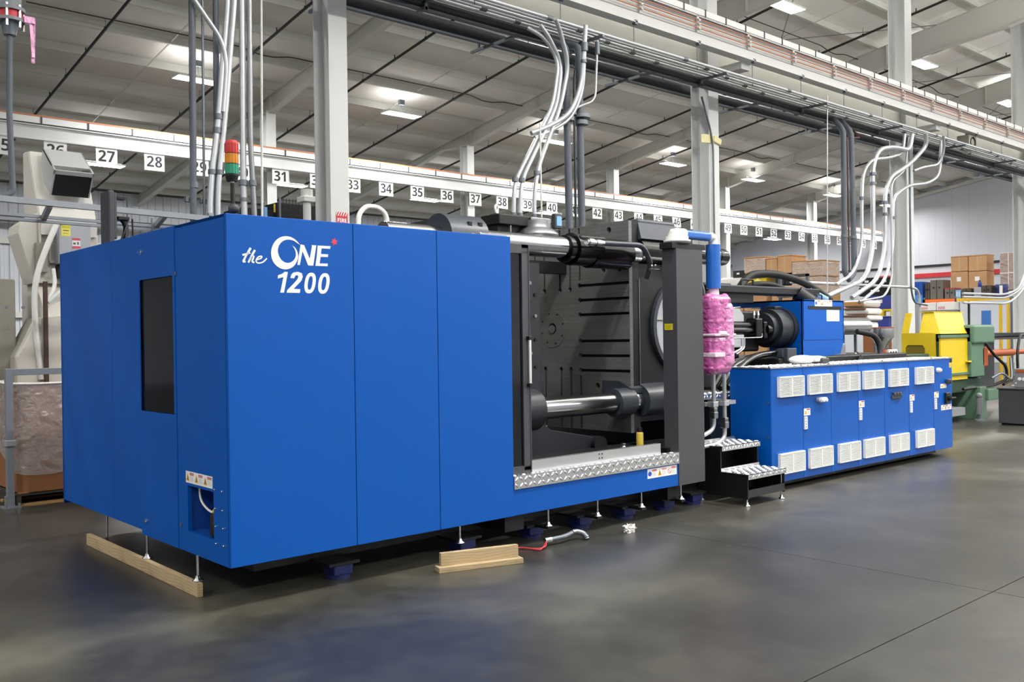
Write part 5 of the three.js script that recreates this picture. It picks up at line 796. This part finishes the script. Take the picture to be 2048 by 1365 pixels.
{
  const t = thing('gaylord_box', 'tall brown cardboard box under clear plastic film, at the left end of the machine', 'box', [0.62, 0, -5.55]);
  const W2 = 0.55, H0 = 0.125, H1 = 1.22;
  const c = 0.09, oct = [[-W2 + c, -W2], [W2 - c, -W2], [W2, -W2 + c], [W2, W2 - c], [W2 - c, W2], [-W2 + c, W2], [-W2, W2 - c], [-W2, -W2 + c]], inner = oct.map(([x, z]) => [x * 0.975, z * 0.975]).reverse();
  const wall = ext(shp(oct, [inner]), H1 - H0); wall.rotateX(-PI / 2).translate(0, H0, 0); mesh('carton', [wall, bx(-W2, W2, H0, H0 + 0.01, -W2, W2), bx(-0.5, 0.5, 0.7, 0.72, -0.5, 0.5)], M.cardDark, t);
  const g = new THREE.CylinderGeometry(1, 1, 1, 64, 18, true), p = g.attributes.position;
  for (let i = 0; i < p.count; i++) { const a = Math.atan2(p.getZ(i), p.getX(i)), v = p.getY(i) + 0.5, k = 1 / Math.max(Math.abs(Math.cos(a)), Math.abs(Math.sin(a)), (Math.abs(Math.cos(a)) + Math.abs(Math.sin(a))) / 1.86), r = (W2 + 0.012) * k + 0.022 * noise(a / 6.283 + 1, v, 18, 5, 6) * (1 - v * 0.5); const low = 0.42 + 0.12 * Math.sin(a * 2 + 0.6); p.setXYZ(i, r * Math.cos(a), low + (H1 + 0.03 - low) * v, r * Math.sin(a)); }
  g.computeVertexNormals(); mesh('plastic_film', g, M.film, t, 'clear plastic sheet draped over the box');
  const rim = new THREE.TorusGeometry(1, 0.016, 6, 64).rotateX(PI / 2), q = rim.attributes.position;
  for (let i = 0; i < q.count; i++) { const a = Math.atan2(q.getZ(i), q.getX(i)), r0 = Math.hypot(q.getX(i), q.getZ(i)), k = 1 / Math.max(Math.abs(Math.cos(a)), Math.abs(Math.sin(a)), (Math.abs(Math.cos(a)) + Math.abs(Math.sin(a))) / 1.86); const r = (W2 + (r0 - 1) + 0.008) * k; q.setXYZ(i, r * Math.cos(a), H1 + 0.012 + q.getY(i) + 0.015 * noise(a / 6.283 + 1, 0.5, 24, 8), r * Math.sin(a)); }
  rim.computeVertexNormals(); mesh('film_hem', rim, M.pale, t);
  const t2 = thing('pallet', 'dark wooden pallet under the film-covered cardboard box', 'pallet', [0.62, 0, -5.55]);
  for (let k = 0; k < 7; k++) mesh('deck_board', bx(-0.6, 0.6, 0.103, 0.122, -0.58 + k * 0.166, -0.45 + k * 0.166), M.palletDark, t2);
  for (const x of [-0.58, -0.02, 0.54]) mesh('stringer', bx(x, x + 0.04, 0.02, 0.103, -0.58, 0.58), M.palletDark, t2);
  for (const z of [-0.56, 0, 0.46]) mesh('bottom_board', bx(-0.6, 0.6, 0.0, 0.02, z, z + 0.1), M.pallet, t2);
}
{
  const t = thing('blue_drums', 'stack of dark blue bins at the far left edge behind the guard post', 'bin', [0.55, 0.52, -8]);
  mesh('bin', rb(-0.6, 0.24, 0.02, 0.72, -0.5, 0.3, 0.02), M.navy, t); mesh('bin_lid', rb(-0.6, 0.26, 0.7, 0.76, -0.5, 0.32, 0.015), M.binBlue, t); mesh('red_cap', [cy('y', 0.05, 0.5, 0.56, 0.06, 0.34, 14), cy('y', 0.06, 0.2, 0.5, 0.06, 0.34, 14)], M.red, t);
  one('cardboard_box', 'brown cardboard box below the blue bin at the far left edge', 'box', rb(-0.1, 0.67, 0, 0.52, -8.4, -7.75, 0.01), M.card);
  const y = thing('yellow_bag', 'small yellow and white package lying on the blue bin at the far left', 'package', [0.6, 1.285, -7.9]); mesh('bag', rb(-0.3, 0.12, 0, 0.11, -0.15, 0.15, 0.05), M.yellowSafety, y); mesh('paper', rb(-0.02, 0.1, 0.03, 0.1, 0.13, 0.16, 0.01), M.white, y);
  const r = thing('shelving_rack', 'thin brown pallet rack frame behind the beige machine at the left', 'rack', [0.4, 0, -9.5]);
  for (const x of [-0.35, 0.42, -1.2]) mesh('upright', bx(x, x + 0.07, 0, 3.5, -0.03, 0.03), std('#5b3a34', 0.6), r); for (const [x, y] of [[0.5, 3.05], [0.9, 3.42], [0.7, 2.1]]) mesh('beam', bx(-1.2, x, y, y + 0.08, -0.03, 0.03), std('#5b4a44', 0.6), r);
}
// ---------------------------------------------------------------- behind the machine top: wire basket and white tent panel
{
  const t = thing('wire_basket', 'black wire basket rack full of parts seen over the blue front panels', 'rack', [5.25, 2.6, -9]);
  const gs = []; for (let k = 0; k <= 12; k++) gs.push(bx(-0.12 + k * 0.06, -0.112 + k * 0.06, 0.9, 1.46, 0.0, 0.008)); for (let k = 0; k <= 6; k++) gs.push(bx(-0.12, 0.62, 0.95 + k * 0.08, 0.958 + k * 0.08, 0.0, 0.008));
  mesh('wire_front', gs, M.black, t); mesh('basket_body', [rb(-0.12, 0.62, 0.86, 1.4, -0.6, -0.1, 0.01), bx(-0.7, -0.12, 0.86, 1.28, -0.9, -0.2)], std('#191b1e', 0.7), t); mesh('corner_post', [bx(-0.14, -0.11, 0, 1.47, 0, 0.03), bx(0.6, 0.63, 0, 1.47, 0, 0.03), bx(-0.72, -0.69, 0, 1.3, -0.3, -0.27), bx(-0.36, -0.33, 0, 1.38, -0.15, -0.12)], M.galvDark, t);
  mesh('yellow_tab', bx(-0.2, -0.17, 1.22, 1.36, -0.06, -0.05), M.yellow, t); mesh('blue_tab', bx(-0.36, -0.3, 1.14, 1.3, -0.1, -0.09), M.paleBlue, t); mesh('lower_shelf', bx(-0.7, 0.62, -2.6, 0.86, -0.85, -0.75), M.grayDark, t);
  const s = thing('white_dust_pipe', 'thick pale dust pipe with a square cap standing in front of the wire basket', 'pipe', [5.05, 0, -8.4]); mesh('pipe', cy('y', 0.065, 0, 3.95, 0.26, 0, 18), M.offwhite, s); mesh('cap', [rb(0.14, 0.38, 3.93, 4.02, -0.12, 0.12, 0.01), cy('y', 0.1, 4.02, 4.14, 0.26, 0, 16)], M.offwhite, s); mesh('guard_coil', pipe([[0.38, 4.0, 0.1], [0.46, 3.9, 0.1], [0.42, 3.8, 0.1], [0.45, 3.7, 0.1]], 0.015, 0.05, 8), M.grayMid, s);
}
{
  const t = thing('far_service_pipe', 'grey service pipe running level along the far wall below the numbered beam', 'pipe', [20, 6.05, -29.9]); mesh('tube', cy('x', 0.11, -24, 28, 0, 0, 12), M.galvDark, t);
  for (const x of [-18, -10, -2, 6, 14, 22]) mesh('drop', [cy('y', 0.03, 0, 1.0, x, 0, 8)], M.galvDark, t);
}
{
  const t = thing('grey_panel_box', 'pale grey upright panel box seen behind the mold area top', 'panel box', [12.9, 0, -14]); mesh('box', rb(-0.25, 0.32, 3.4, 4.75, -0.2, 0.2, 0.02), M.boxGray, t); mesh('stand', [bx(-0.2, -0.12, 0, 3.4, -0.05, 0.05), bx(0.15, 0.23, 0, 3.4, -0.05, 0.05)], M.galvDark, t); mesh('conduit', [cy('y', 0.04, 0, 4.9, -0.42, 0, 10), cy('y', 0.03, 0, 4.7, -0.53, 0, 10)], M.galv, t);
}
// ---------------------------------------------------------------- right: pallets, bins and boxes behind the injection end (faces toward the camera at plane x)
function crate(name, label, cat, x, [z0, z1, y0, y1], depth, mat, group, extra) {
  const t = thing(name, label, cat, [x + depth / 2, y0, (z0 + z1) / 2], 0, group), w = z1 - z0, h = y1 - y0;
  mesh('body', rb(-depth / 2, depth / 2, 0, h, -w / 2, w / 2, 0.012), mat, t); if (extra) extra(t, w, h, -depth / 2); return t;
}
const flap = (t, w, h, fx) => { mesh('tape', bx(fx - 0.003, fx + 0.001, 0, h, -0.03, 0.03), std('#b89a6c', 0.5), t); mesh('lid_edge', [rb(fx - 0.01, -fx + 0.01, h - 0.02, h + 0.012, -w / 2 - 0.012, w / 2 + 0.012, 0.006)], M.card, t); };
const filmOn = (t, w, h, fx) => { flap(t, w, h, fx); mesh('film_wrap', [rb(fx - 0.016, -fx + 0.016, 0.02, h - 0.04, -w / 2 - 0.016, w / 2 + 0.016, 0.02)], M.film, t); };
const pw = (t, w, h, fx) => { mesh('paper_label', bx(fx - 0.006, fx, h * 0.45, h * 0.7, -w * 0.15, w * 0.1), M.white, t); };
crate('carton', 'film-wrapped brown carton, leftmost on the yellow bin beyond the pink panel', 'box', 22, [-11.24, -10.52, 3.50, 3.99], 0.9, M.card, 'cartons beyond the injection unit', filmOn);
crate('carton', 'narrow brown carton between the wrapped one and the tallest one', 'box', 22, [-10.48, -10.11, 3.45, 3.92], 0.8, M.card, 'cartons beyond the injection unit', flap);
crate('carton', 'tallest brown carton with its dark side in view, above the black tubs', 'box', 22, [-10.09, -9.62, 3.44, 3.97], 0.8, M.card, 'cartons beyond the injection unit', flap);
{
  const t = crate('steel_bin', 'yellow steel bin with a pale diamond sticker below the leftmost carton', 'bin', 22, [-11.29, -10.49, 2.97, 3.42], 0.9, M.yellow, undefined, (t, w, h, fx) => mesh('diamond_sticker', bx(fx - 0.006, fx - 0.002, 0.08, 0.34, -0.02, 0.24, [PI / 4, 0, 0]), std('#ece67a', 0.5), t));
  mesh('pallet_base', [bx(-0.45, 0.45, 0.46, 0.53, -0.4, 0.4), bx(-0.47, -0.44, 0.38, 0.42, -0.38, 0.4)], M.palletDark, t); mesh('stack_below', rb(-0.44, 0.44, -2.95, -0.02, -0.4, 0.4, 0.02), M.card, t);
  for (const [a, b, c2] of [[-10.18, -9.86, 'left'], [-9.84, -9.51, 'right']]) crate('black_tub', `${c2} one of two black plastic tubs under the tallest carton`, 'tub', 22, [a, b, 3.10, 3.40], 0.7, M.black, 'black tubs under the cartons', (t, w, h, fx) => mesh('rim', rb(fx - 0.012, -fx, h - 0.03, h, -w / 2, w / 2, 0.008), M.rubber, t));
  crate('pallet_stack', 'stack of boards and cartons under the two black tubs', 'stack', 22, [-10.3, -9.55, 0, 3.05], 0.8, M.card);
  crate('black_tray', 'small black tray beside the white column, left of the wrapped carton', 'tray', 22, [-11.67, -11.27, 3.40, 3.62], 0.5, M.black, undefined, pw);
  crate('wrapped_stack', 'pale film-wrapped stack just right of the pink panel arm', 'stack', 22, [-12.14, -11.32, 3.05, 3.38], 0.8, M.pale, undefined, (t, w, h, fx) => { mesh('film_wrap', rb(fx - 0.02, -fx, 0, h + 0.05, -w / 2 - 0.02, w / 2 + 0.02, 0.08), M.film, t); mesh('base_stack', bx(fx, -fx, -3.05, 0, -w / 2, w / 2), M.card, t); });
}
[['upper left', -9.59, -9.13, 3.31, 3.77], ['upper right', -9.12, -8.62, 3.29, 3.75], ['lower left', -9.60, -9.14, 2.84, 3.30], ['lower right', -9.13, -8.63, 2.82, 3.28]].forEach(([n, a, b, c, d]) => crate('pallet_carton', `${n} carton of the film-wrapped block of four beyond the injection unit`, 'box', 22, [a, b, c, d], 0.95, M.card, 'block of four wrapped cartons', n.startsWith('upper') ? filmOn : (t, w, h, fx) => mesh('film_wrap', rb(fx - 0.016, -fx + 0.016, 0, h, -w / 2 - 0.01, w / 2 + 0.01, 0.02), M.film, t)));
crate('pallet_stack', 'wooden support stack beneath the block of four wrapped cartons', 'stack', 22, [-9.62, -8.6, 0, 2.8], 0.95, M.pallet);
{
  const t = thing('cart_frame', 'tall narrow grey cart frame standing behind the injection unit hose', 'frame', [16, 0, -5.9]);
  mesh('upright', bx(-0.03, 0.03, 0, 2.95, -0.37, -0.31), M.galvDark, t); mesh('upright', bx(-0.03, 0.03, 0, 2.95, 0.31, 0.37), M.galvDark, t); mesh('top_bar', [bx(-0.03, 0.03, 2.9, 2.96, -0.37, 0.37)], M.grayDark, t); mesh('shelf_bar', [bx(-0.3, 0.3, 2.22, 2.28, -0.9, 0.3), bx(-0.03, 0.03, 1.6, 2.28, 0.1, 0.16), bx(-0.2, 0.2, 2.45, 2.5, -0.3, -0.05)], M.galvDark, t);
}
for (const [n, a, b, c, d] of [['upper left', -8.57, -8.07, 3.01, 3.28], ['upper right', -8.05, -7.51, 3.0, 3.27], ['lower', -8.58, -7.51, 2.73, 2.99]]) crate('black_bin', `${n} black plastic bin on the stack behind the looping conduits`, 'bin', 24, [a, b, c, d], 0.8, M.black, 'black bins behind the conduits', pw);
crate('blue_bin', 'upper blue plastic bin below the black bins behind the conduits', 'bin', 24, [-8.31, -7.55, 2.33, 2.73], 0.8, M.binBlue, 'blue bins behind the conduits', pw);
crate('blue_bin', 'lower blue plastic bin below the yellow pallet behind the conduits', 'bin', 24, [-8.17, -7.67, 1.77, 2.12], 0.8, M.binBlue, 'blue bins behind the conduits', (t, w, h, fx) => mesh('rim', rb(fx - 0.015, -fx, h - 0.04, h, -w / 2 - 0.01, w / 2 + 0.01, 0.01), M.binBlue, t));
{
  const t = thing('yellow_pallet', 'yellow plastic pallet between the two blue bins', 'pallet', [24.4, 2.13, -7.88]); mesh('deck', bx(-0.4, 0.4, 0.14, 0.2, -0.4, 0.4), M.yellow, t); for (const z of [-0.38, -0.06, 0.26]) mesh('block', bx(-0.4, -0.25, 0, 0.14, z, z + 0.12), M.yellow, t);
  crate('bin_support', 'dark support stack carrying the blue and black bins', 'stack', 24.05, [-8.5, -7.55, 0, 1.75], 0.8, M.cardDark);
  crate('post_box', 'black box with a yellow edge beside the blue bins', 'box', 24, [-7.5, -7.2, 2.2, 2.75], 0.5, M.black);
}
[['top', -5.25, -4.71, 2.2, 2.36], ['second', -5.23, -4.67, 2.04, 2.18], ['third', -5.26, -4.65, 1.91, 2.02], ['bottom', -5.19, -4.74, 1.69, 1.89]].forEach(([n, a, b, c, d], i) => {
  const t = thing('rag_bundle', `${n} pale folded bundle of the pile right of the silver cylinder`, 'bundle', [17.3, c, (a + b) / 2], 0, 'pile of folded bundles'); const w = b - a, h = d - c;
  mesh('fold', rb(-0.35, 0.35, 0, h, -w / 2, w / 2, Math.min(0.07, h / 2.1), [0, 0.05 * (i - 1), 0], 3), M.pale, t); mesh('brown_pad', rb(-0.38, 0.3, i ? h - 0.03 : 0.03, i ? h + 0.012 : h - 0.03, -w / 2 - 0.02, w / 2 - 0.05, 0.01), i ? std('#7a5a48', 0.8) : std('#b88a52', 0.8), t);
});
one('bundle_table', 'plain grey bench carrying the pile of folded bundles', 'bench', [bx(17.0, 17.7, 1.6, 1.68, -5.4, -4.5), bx(17.05, 17.1, 0, 1.6, -5.35, -5.3), bx(17.05, 17.1, 0, 1.6, -4.6, -4.55), bx(17.6, 17.65, 0, 1.6, -5.35, -5.3), bx(17.6, 17.65, 0, 1.6, -4.6, -4.55)], M.galvDark);
// mold rack
{
  const t = thing('mold_rack', 'orange and yellow beamed storage rack holding steel molds at the right', 'rack', [29.4, 0, -7.5]);
  mesh('shelf_beam', bx(-0.42, -0.38, 2.63, 2.73, -1.4, -0.35), M.orange, t); mesh('shelf_beam', bx(-0.42, -0.38, 2.63, 2.73, -0.33, 1.35), M.yellowSafety, t); mesh('shelf_board', bx(-0.38, 0.7, 2.70, 2.73, -1.4, 1.4), M.grayDark, t);
  for (const z of [-1.4, -0.36, 1.36]) { mesh('upright', bx(-0.42, -0.36, 0, 2.8, z, z + 0.06), M.galvDark, t); mesh('upright', bx(0.6, 0.66, 0, 2.9, z, z + 0.06), M.galvDark, t); } mesh('upper_shelf', [bx(0.9, 1.9, 3.02, 3.08, -1.4, 1.6)], M.pallet, t);
  const MG = 'molds on the rack';
  const hole = (t, w, h, fx) => { mesh('parting_line', bx(fx - 0.004, fx, 0, h, -0.01, 0.01), M.black, t); for (const s of [-1, 1]) mesh('bore', cy('x', 0.03, fx - 0.01, fx + 0.01, h * 0.6, s * w * 0.22, 12), M.black, t); };
  crate('mold', 'narrow brown steel mold, leftmost on the rack', 'mold', 29, [-8.84, -8.69, 2.731, 3.30], 0.5, M.moldBrown, MG, hole);
  crate('mold', 'largest grey steel mold near the left end of the rack', 'mold', 29, [-8.67, -8.24, 2.731, 3.38], 0.6, M.moldSteel, MG, hole);
  crate('mold', 'square grey mold with a red top plate on the rack', 'mold', 29, [-8.19, -7.86, 2.731, 3.06], 0.5, M.moldSteel, MG, (t, w, h, fx) => { hole(t, w, h, fx); mesh('red_plate', bx(fx, -fx, h, h + 0.03, -w / 2, w / 2), M.red, t); });
  crate('mold', 'small light blue box between two molds on the rack', 'box', 29, [-7.84, -7.66, 2.731, 3.0], 0.4, M.paleBlue, MG, (t, w, h, fx) => mesh('mark', [bx(fx - 0.003, fx, 0.06, h - 0.05, -0.05, -0.02), bx(fx - 0.003, fx, 0.06, h - 0.05, 0.02, 0.05)], M.white, t));
  crate('mold', 'dark mold with a rust red base in the middle of the rack', 'mold', 29, [-7.63, -7.34, 2.731, 3.05], 0.5, M.moldBrown, MG, (t, w, h, fx) => { hole(t, w, h, fx); mesh('red_base', bx(fx - 0.01, -fx, 0, 0.05, -w / 2, w / 2), M.rust, t); });
  crate('mold', 'pale grey block with a blue bottle on top, on the rack', 'mold', 29, [-7.25, -7.02, 2.731, 3.07], 0.5, M.boxGray, MG);
  const bo = thing('blue_bottle', 'blue bottle standing on the pale grey block of the rack', 'bottle', [29.1, 3.072, -7.1]); mesh('bottle', lathe([[0, 0], [0.06, 0], [0.06, 0.14], [0.03, 0.18], [0.03, 0.21], [0, 0.21]], 18), M.binBlue, bo); mesh('cap', cy('y', 0.032, 0.19, 0.225, 0, 0, 14), M.grayDark, bo);
  crate('mold', 'brownish mold block just left of the blue drum on the rack', 'mold', 29, [-7.0, -6.72, 2.731, 3.12], 0.5, M.moldBrown, MG, hole);
  const dr = thing('drum', 'small dark blue drum with a light band at the right end of the rack', 'drum', [29.25, 2.731, -6.48]); mesh('shell', lathe([[0, 0], [0.19, 0], [0.195, 0.02], [0.185, 0.13], [0.195, 0.14], [0.185, 0.26], [0.195, 0.27], [0.19, 0.40], [0, 0.40]], 30), M.navy, dr); mesh('band', bx(-0.2, -0.185, 0.08, 0.36, 0.0, 0.09), M.pale, dr);
}
[['upper left', -7.97, -7.42, 3.62, 4.12, 30.3], ['upper right', -7.41, -6.83, 3.60, 4.12, 30.3], ['lower left', -7.98, -7.42, 3.03, 3.61, 30.3], ['lower right', -7.41, -6.83, 3.02, 3.59, 30.3]].forEach(([n, a, b, c, d, x]) => {
  const k = (x + 2.485) / 31.485, f = (v, o) => o + (v - o) * k; crate('rack_carton', `${n} brown carton of the big block on the rack at the right`, 'box', x, [f(a, 5.366), f(b, 5.366) - 0.008, f(c, 1.638), f(d, 1.638) - 0.006], 0.6, M.card, 'big carton block on the rack', n.startsWith('upper') ? flap : pw);
});
crate('carton_stack', 'tall pinkish film-wrapped carton stack beside the column at the right edge', 'stack', 30, [-6.8, -6.1, 2.97, 4.2], 0.6, M.cardDark, undefined, (t, w, h, fx) => { mesh('film_wrap', rb(fx - 0.02, -fx + 0.02, 0, h, -w / 2 - 0.015, w / 2 + 0.015, 0.02), M.film, t); mesh('strap', [bx(fx - 0.026, fx - 0.02, 0, h, -0.1, -0.085), bx(fx - 0.026, fx - 0.02, h * 0.45, h * 0.47, -w / 2, w / 2)], M.white, t); });
crate('blue_machine_box', 'bright blue equipment box just right of the front column', 'box', 29, [-9.27, -8.93, 2.62, 3.35], 0.6, M.blueIn, undefined, (t, w, h, fx) => { mesh('panel', bx(fx - 0.01, fx, 0.02, 0.28, -w / 2, w / 2), std('#3f86cf', 0.5), t); mesh('stand', bx(fx + 0.02, -fx, -2.62, 0, -w / 2, w / 2), M.boxGray, t); });
for (const [n, a, b] of [['left', -8.9, -8.36], ['right', -8.34, -7.78]]) crate('white_package', `${n} one of two white packages behind the yellow guard`, 'package', 28.6, [a + 0.05, b + 0.05, 2.35, 2.61], 0.5, M.white, 'white packages', (t, w, h, fx) => { mesh('print', bx(fx - 0.003, fx, 0.04, 0.12, -w / 2 + 0.05, 0.0), std('#d9a0a0', 0.6), t); mesh('bench', bx(fx, -fx, -2.35, 0, -w / 2, w / 2), M.grayMid, t); });
one('yellow_post', 'left one of two yellow safety posts left of the right edge column', 'post', rb(29, 29.08, 0, 2.55, -6.49, -6.41, 0.01), M.yellowSafety); one('yellow_post', 'right one of two yellow safety posts left of the right edge column', 'post', rb(29, 29.08, 0, 2.54, -6.26, -6.18, 0.01), M.yellowSafety);
crate('blue_board', 'upright blue board behind the green machine, left of the yellow posts', 'board', 28.8, [-6.95, -6.68, 1.3, 2.3], 0.1, std('#3a78c2', 0.5), undefined, (t, w, h, fx) => mesh('stand', [bx(-0.04, 0.04, -1.3, 0.6, -w / 2 - 0.04, -w / 2), bx(-0.04, 0.04, -1.3, 0.3, w / 2, w / 2 + 0.08)], M.galv, t));
// ---------------------------------------------------------------- old green press with yellow guards
{
  const t = thing('green_press', 'old green molding press with bright yellow sheet guards at the right', 'machine', [14.6, 0, -2.3]);
  const X = (x) => x - 14.6, Z = (z) => z + 2.3;
  const g1 = ext(shp([[2.06, 0.75], [2.06, 1.62], [2.68, 1.62], [2.68, 0.75]], [[[2.25, 0.8], [2.61, 0.8], [2.61, 1.34], [2.57, 1.40], [2.29, 1.40], [2.25, 1.34]].reverse()]), 0.03); g1.rotateY(PI / 2); g1.translate(X(14.35), 0, 2.3);
  mesh('end_guard', g1, M.yellow, t, 'yellow end guard with a window opening'); mesh('guard_window', bx(X(14.37), X(14.376), 0.78, 1.42, Z(-2.62), Z(-2.24)), std('#7a6a1c', 0.35), t);
  mesh('front_guard', [bx(X(14.36), X(15.5), 0.75, 1.53, Z(-2.0), Z(-1.97))], M.yellow, t); mesh('upper_guard', [hexa([X(14.35), X(15.5), Z(-2.35), Z(-1.97), 1.60], [X(14.53), X(15.72), Z(-2.35), Z(-2.16), 2.0]), bx(X(14.5), X(15.78), 1.995, 2.01, Z(-2.4), Z(-2.15))], M.yellow, t);
  mesh('guard_brace', hexa([X(14.35), X(14.38), Z(-2.68), Z(-2.56), 1.60], [X(14.52), X(14.55), Z(-2.68), Z(-2.56), 1.99]), M.yellow, t);
  mesh('slide_bar', [bx(X(14.3), X(15.9), 1.53, 1.58, Z(-1.99), Z(-1.94)), bx(X(14.4), X(15.9), 0.84, 0.88, Z(-1.98), Z(-1.94))], M.green, t); mesh('guard_knob', [rb(X(15.4), X(15.62), 1.06, 1.09, Z(-1.96), Z(-1.9), 0.01)], M.yellowSafety, t);
  mesh('head', [rb(X(15.5), X(16.1), 0.78, 1.72, Z(-2.8), Z(-1.9), 0.02), rb(X(15.5), X(16.5), 1.40, 1.76, Z(-2.8), Z(-1.85), 0.05)], M.green, t);
  mesh('bed', [rb(X(11.6), X(16.2), 0.5, 0.76, Z(-2.75), Z(-2.0), 0.02), bx(X(11.8), X(14.3), 0.75, 1.2, Z(-2.6), Z(-2.2)), rb(X(12.2), X(14.2), 1.15, 1.25, Z(-2.65), Z(-2.1), 0.02)], M.greenDark, t);
  mesh('leg', [rb(X(15.5), X(15.8), 0, 0.6, Z(-2.7), Z(-1.75), 0.01), rb(X(15.75), X(16.4), 0.34, 0.55, Z(-2.0), Z(-1.7), 0.01)], M.green, t); mesh('leg', rb(X(12.2), X(12.5), 0, 0.5, Z(-2.7), Z(-2.1), 0.01), M.greenDark, t);
  mesh('under_box', [bx(X(14.5), X(15.2), 0.1, 0.24, Z(-2.2), Z(-1.9))], M.boxGray, t); mesh('dark_sump', bx(X(14.2), X(15.5), 0.02, 0.5, Z(-2.7), Z(-2.25)), M.black, t);
  mesh('plunger_rod', [cy('x', 0.035, X(15.9), X(18.6), 1.50, Z(-2.1), 16)], M.steelDull, t); mesh('orange_cylinder', [cy('x', 0.07, X(16.1), X(17.9), 1.2, Z(-2.05), 20), rb(X(16.0), X(16.3), 0.95, 1.35, Z(-2.25), Z(-1.9), 0.04), cy('x', 0.05, X(17.9), X(18.5), 1.2, Z(-2.05), 16)], M.rust, t);
  mesh('rear_frame', [bx(X(16.0), X(18.6), 1.53, 1.6, Z(-2.9), Z(-2.0)), bx(X(16.2), X(18.4), 0.5, 1.5, Z(-2.9), Z(-2.6))], M.slate, t);
  mesh('hose', pipe([[X(16.1), 1.45, Z(-1.9)], [X(16.25), 1.2, Z(-1.8)], [X(16.75), 0.95, Z(-1.75)], [X(16.8), 0.7, Z(-1.75)], [X(16.3), 0.6, Z(-1.8)], [X(15.0), 0.58, Z(-1.85)]], 0.028, 0.2, 10), M.rubber, t); mesh('hose', pipe([[X(18.2), 1.55, Z(-1.95)], [X(17.6), 1.55, Z(-1.8)], [X(17.3), 1.2, Z(-1.75)], [X(17.35), 0.75, Z(-1.75)], [X(16.6), 0.6, Z(-1.75)]], 0.026, 0.2, 10), M.rubber, t); mesh('hose', pipe([[X(15.9), 0.75, Z(-1.7)], [X(16.4), 0.85, Z(-1.7)], [X(16.9), 0.65, Z(-1.7)], [X(17.1), 1.1, Z(-1.8)]], 0.022, 0.2, 10), M.galvDark, t);
  mesh('regulator', [cy('y', 0.06, 0.12, 0.42, X(15.2), Z(-1.65), 14), cy('y', 0.08, 0.0, 0.03, X(15.2), Z(-1.65), 16), new THREE.SphereGeometry(0.055, 14, 10).translate(X(15.2), 0.46, Z(-1.65)), cy('y', 0.02, 0.02, 0.12, X(15.2), Z(-1.65), 8)], M.grayMid, t);
}
{
  const t = thing('feed_hopper', 'steel material hopper with a red rim above the green machine bed', 'hopper', [12.65, 1.25, -2.2]);
  mesh('cone', lathe([[0.05, 0.1], [0.16, 0.28], [0.19, 0.31], [0.19, 0.47], [0.183, 0.47], [0.183, 0.31], [0.04, 0.1]], 32), M.steel, t); mesh('rim', new THREE.TorusGeometry(0.19, 0.01, 8, 32).rotateX(PI / 2).translate(0, 0.47, 0), M.rust, t); mesh('neck', [cy('y', 0.06, 0.0, 0.1, 0, 0, 16), rb(-0.1, 0.1, -0.02, 0.02, -0.08, 0.08, 0.01)], M.rust, t);
  mesh('outlet_plate', [rb(0.12, 0.42, -0.02, 0.1, 0.0, 0.06, 0.01)], M.pale, t); for (const x of [0.18, 0.27, 0.36]) mesh('outlet', cy('z', 0.03, 0.055, 0.065, x, 0.04, 14), M.black, t);
}
{
  const t = thing('dark_cabinet', 'dark grey floor cabinet at the right edge in front of the green press', 'cabinet', [15.3, 0, -0.75]);
  mesh('body', rb(-0.6, 0.6, 0.03, 0.62, -0.38, 0.38, 0.01), M.grayDark, t); mesh('top', rb(-0.62, 0.62, 0.62, 0.645, -0.4, 0.4, 0.006), M.grayDark, t); mesh('plinth', bx(-0.55, 0.55, 0, 0.03, -0.35, 0.35), M.black, t); mesh('handle', rb(-0.612, -0.6, 0.36, 0.41, 0.05, 0.2, 0.004), M.grayMid, t);
  const c = thing('control_box', 'grey control box with gauges and red print, on the dark cabinet', 'control box', [15.2, 0.646, -0.78]);
  mesh('case', rb(-0.3, 0.3, 0, 0.33, -0.16, 0.2, 0.012), M.grayMid, c); mesh('red_print', bx(-0.303, -0.299, 0.26, 0.31, -0.12, 0.1), M.rust, c); for (const z of [-0.07, 0.0]) mesh('gauge', [cy('x', 0.03, -0.31, -0.298, 0.15, z, 16)], M.white, c); for (const z of [-0.13, 0.16]) mesh('knob', cy('x', 0.012, -0.31, -0.298, 0.08, z, 10), M.white, c);
  const o = thing('orange_box', 'bright orange curved machine nose cut off by the right edge', 'machine', [15.6, 0.646, -0.42]); mesh('nose', rb(-0.3, 0.3, 0.0, 0.22, -0.06, 0.24, 0.05), M.orange, o); mesh('blue_column', rb(-0.1, 0.3, 0.2, 0.85, 0.0, 0.24, 0.02), M.paleBlue, o);
}
scene.updateMatrixWorld(true);
renderer.render(scene, camera);
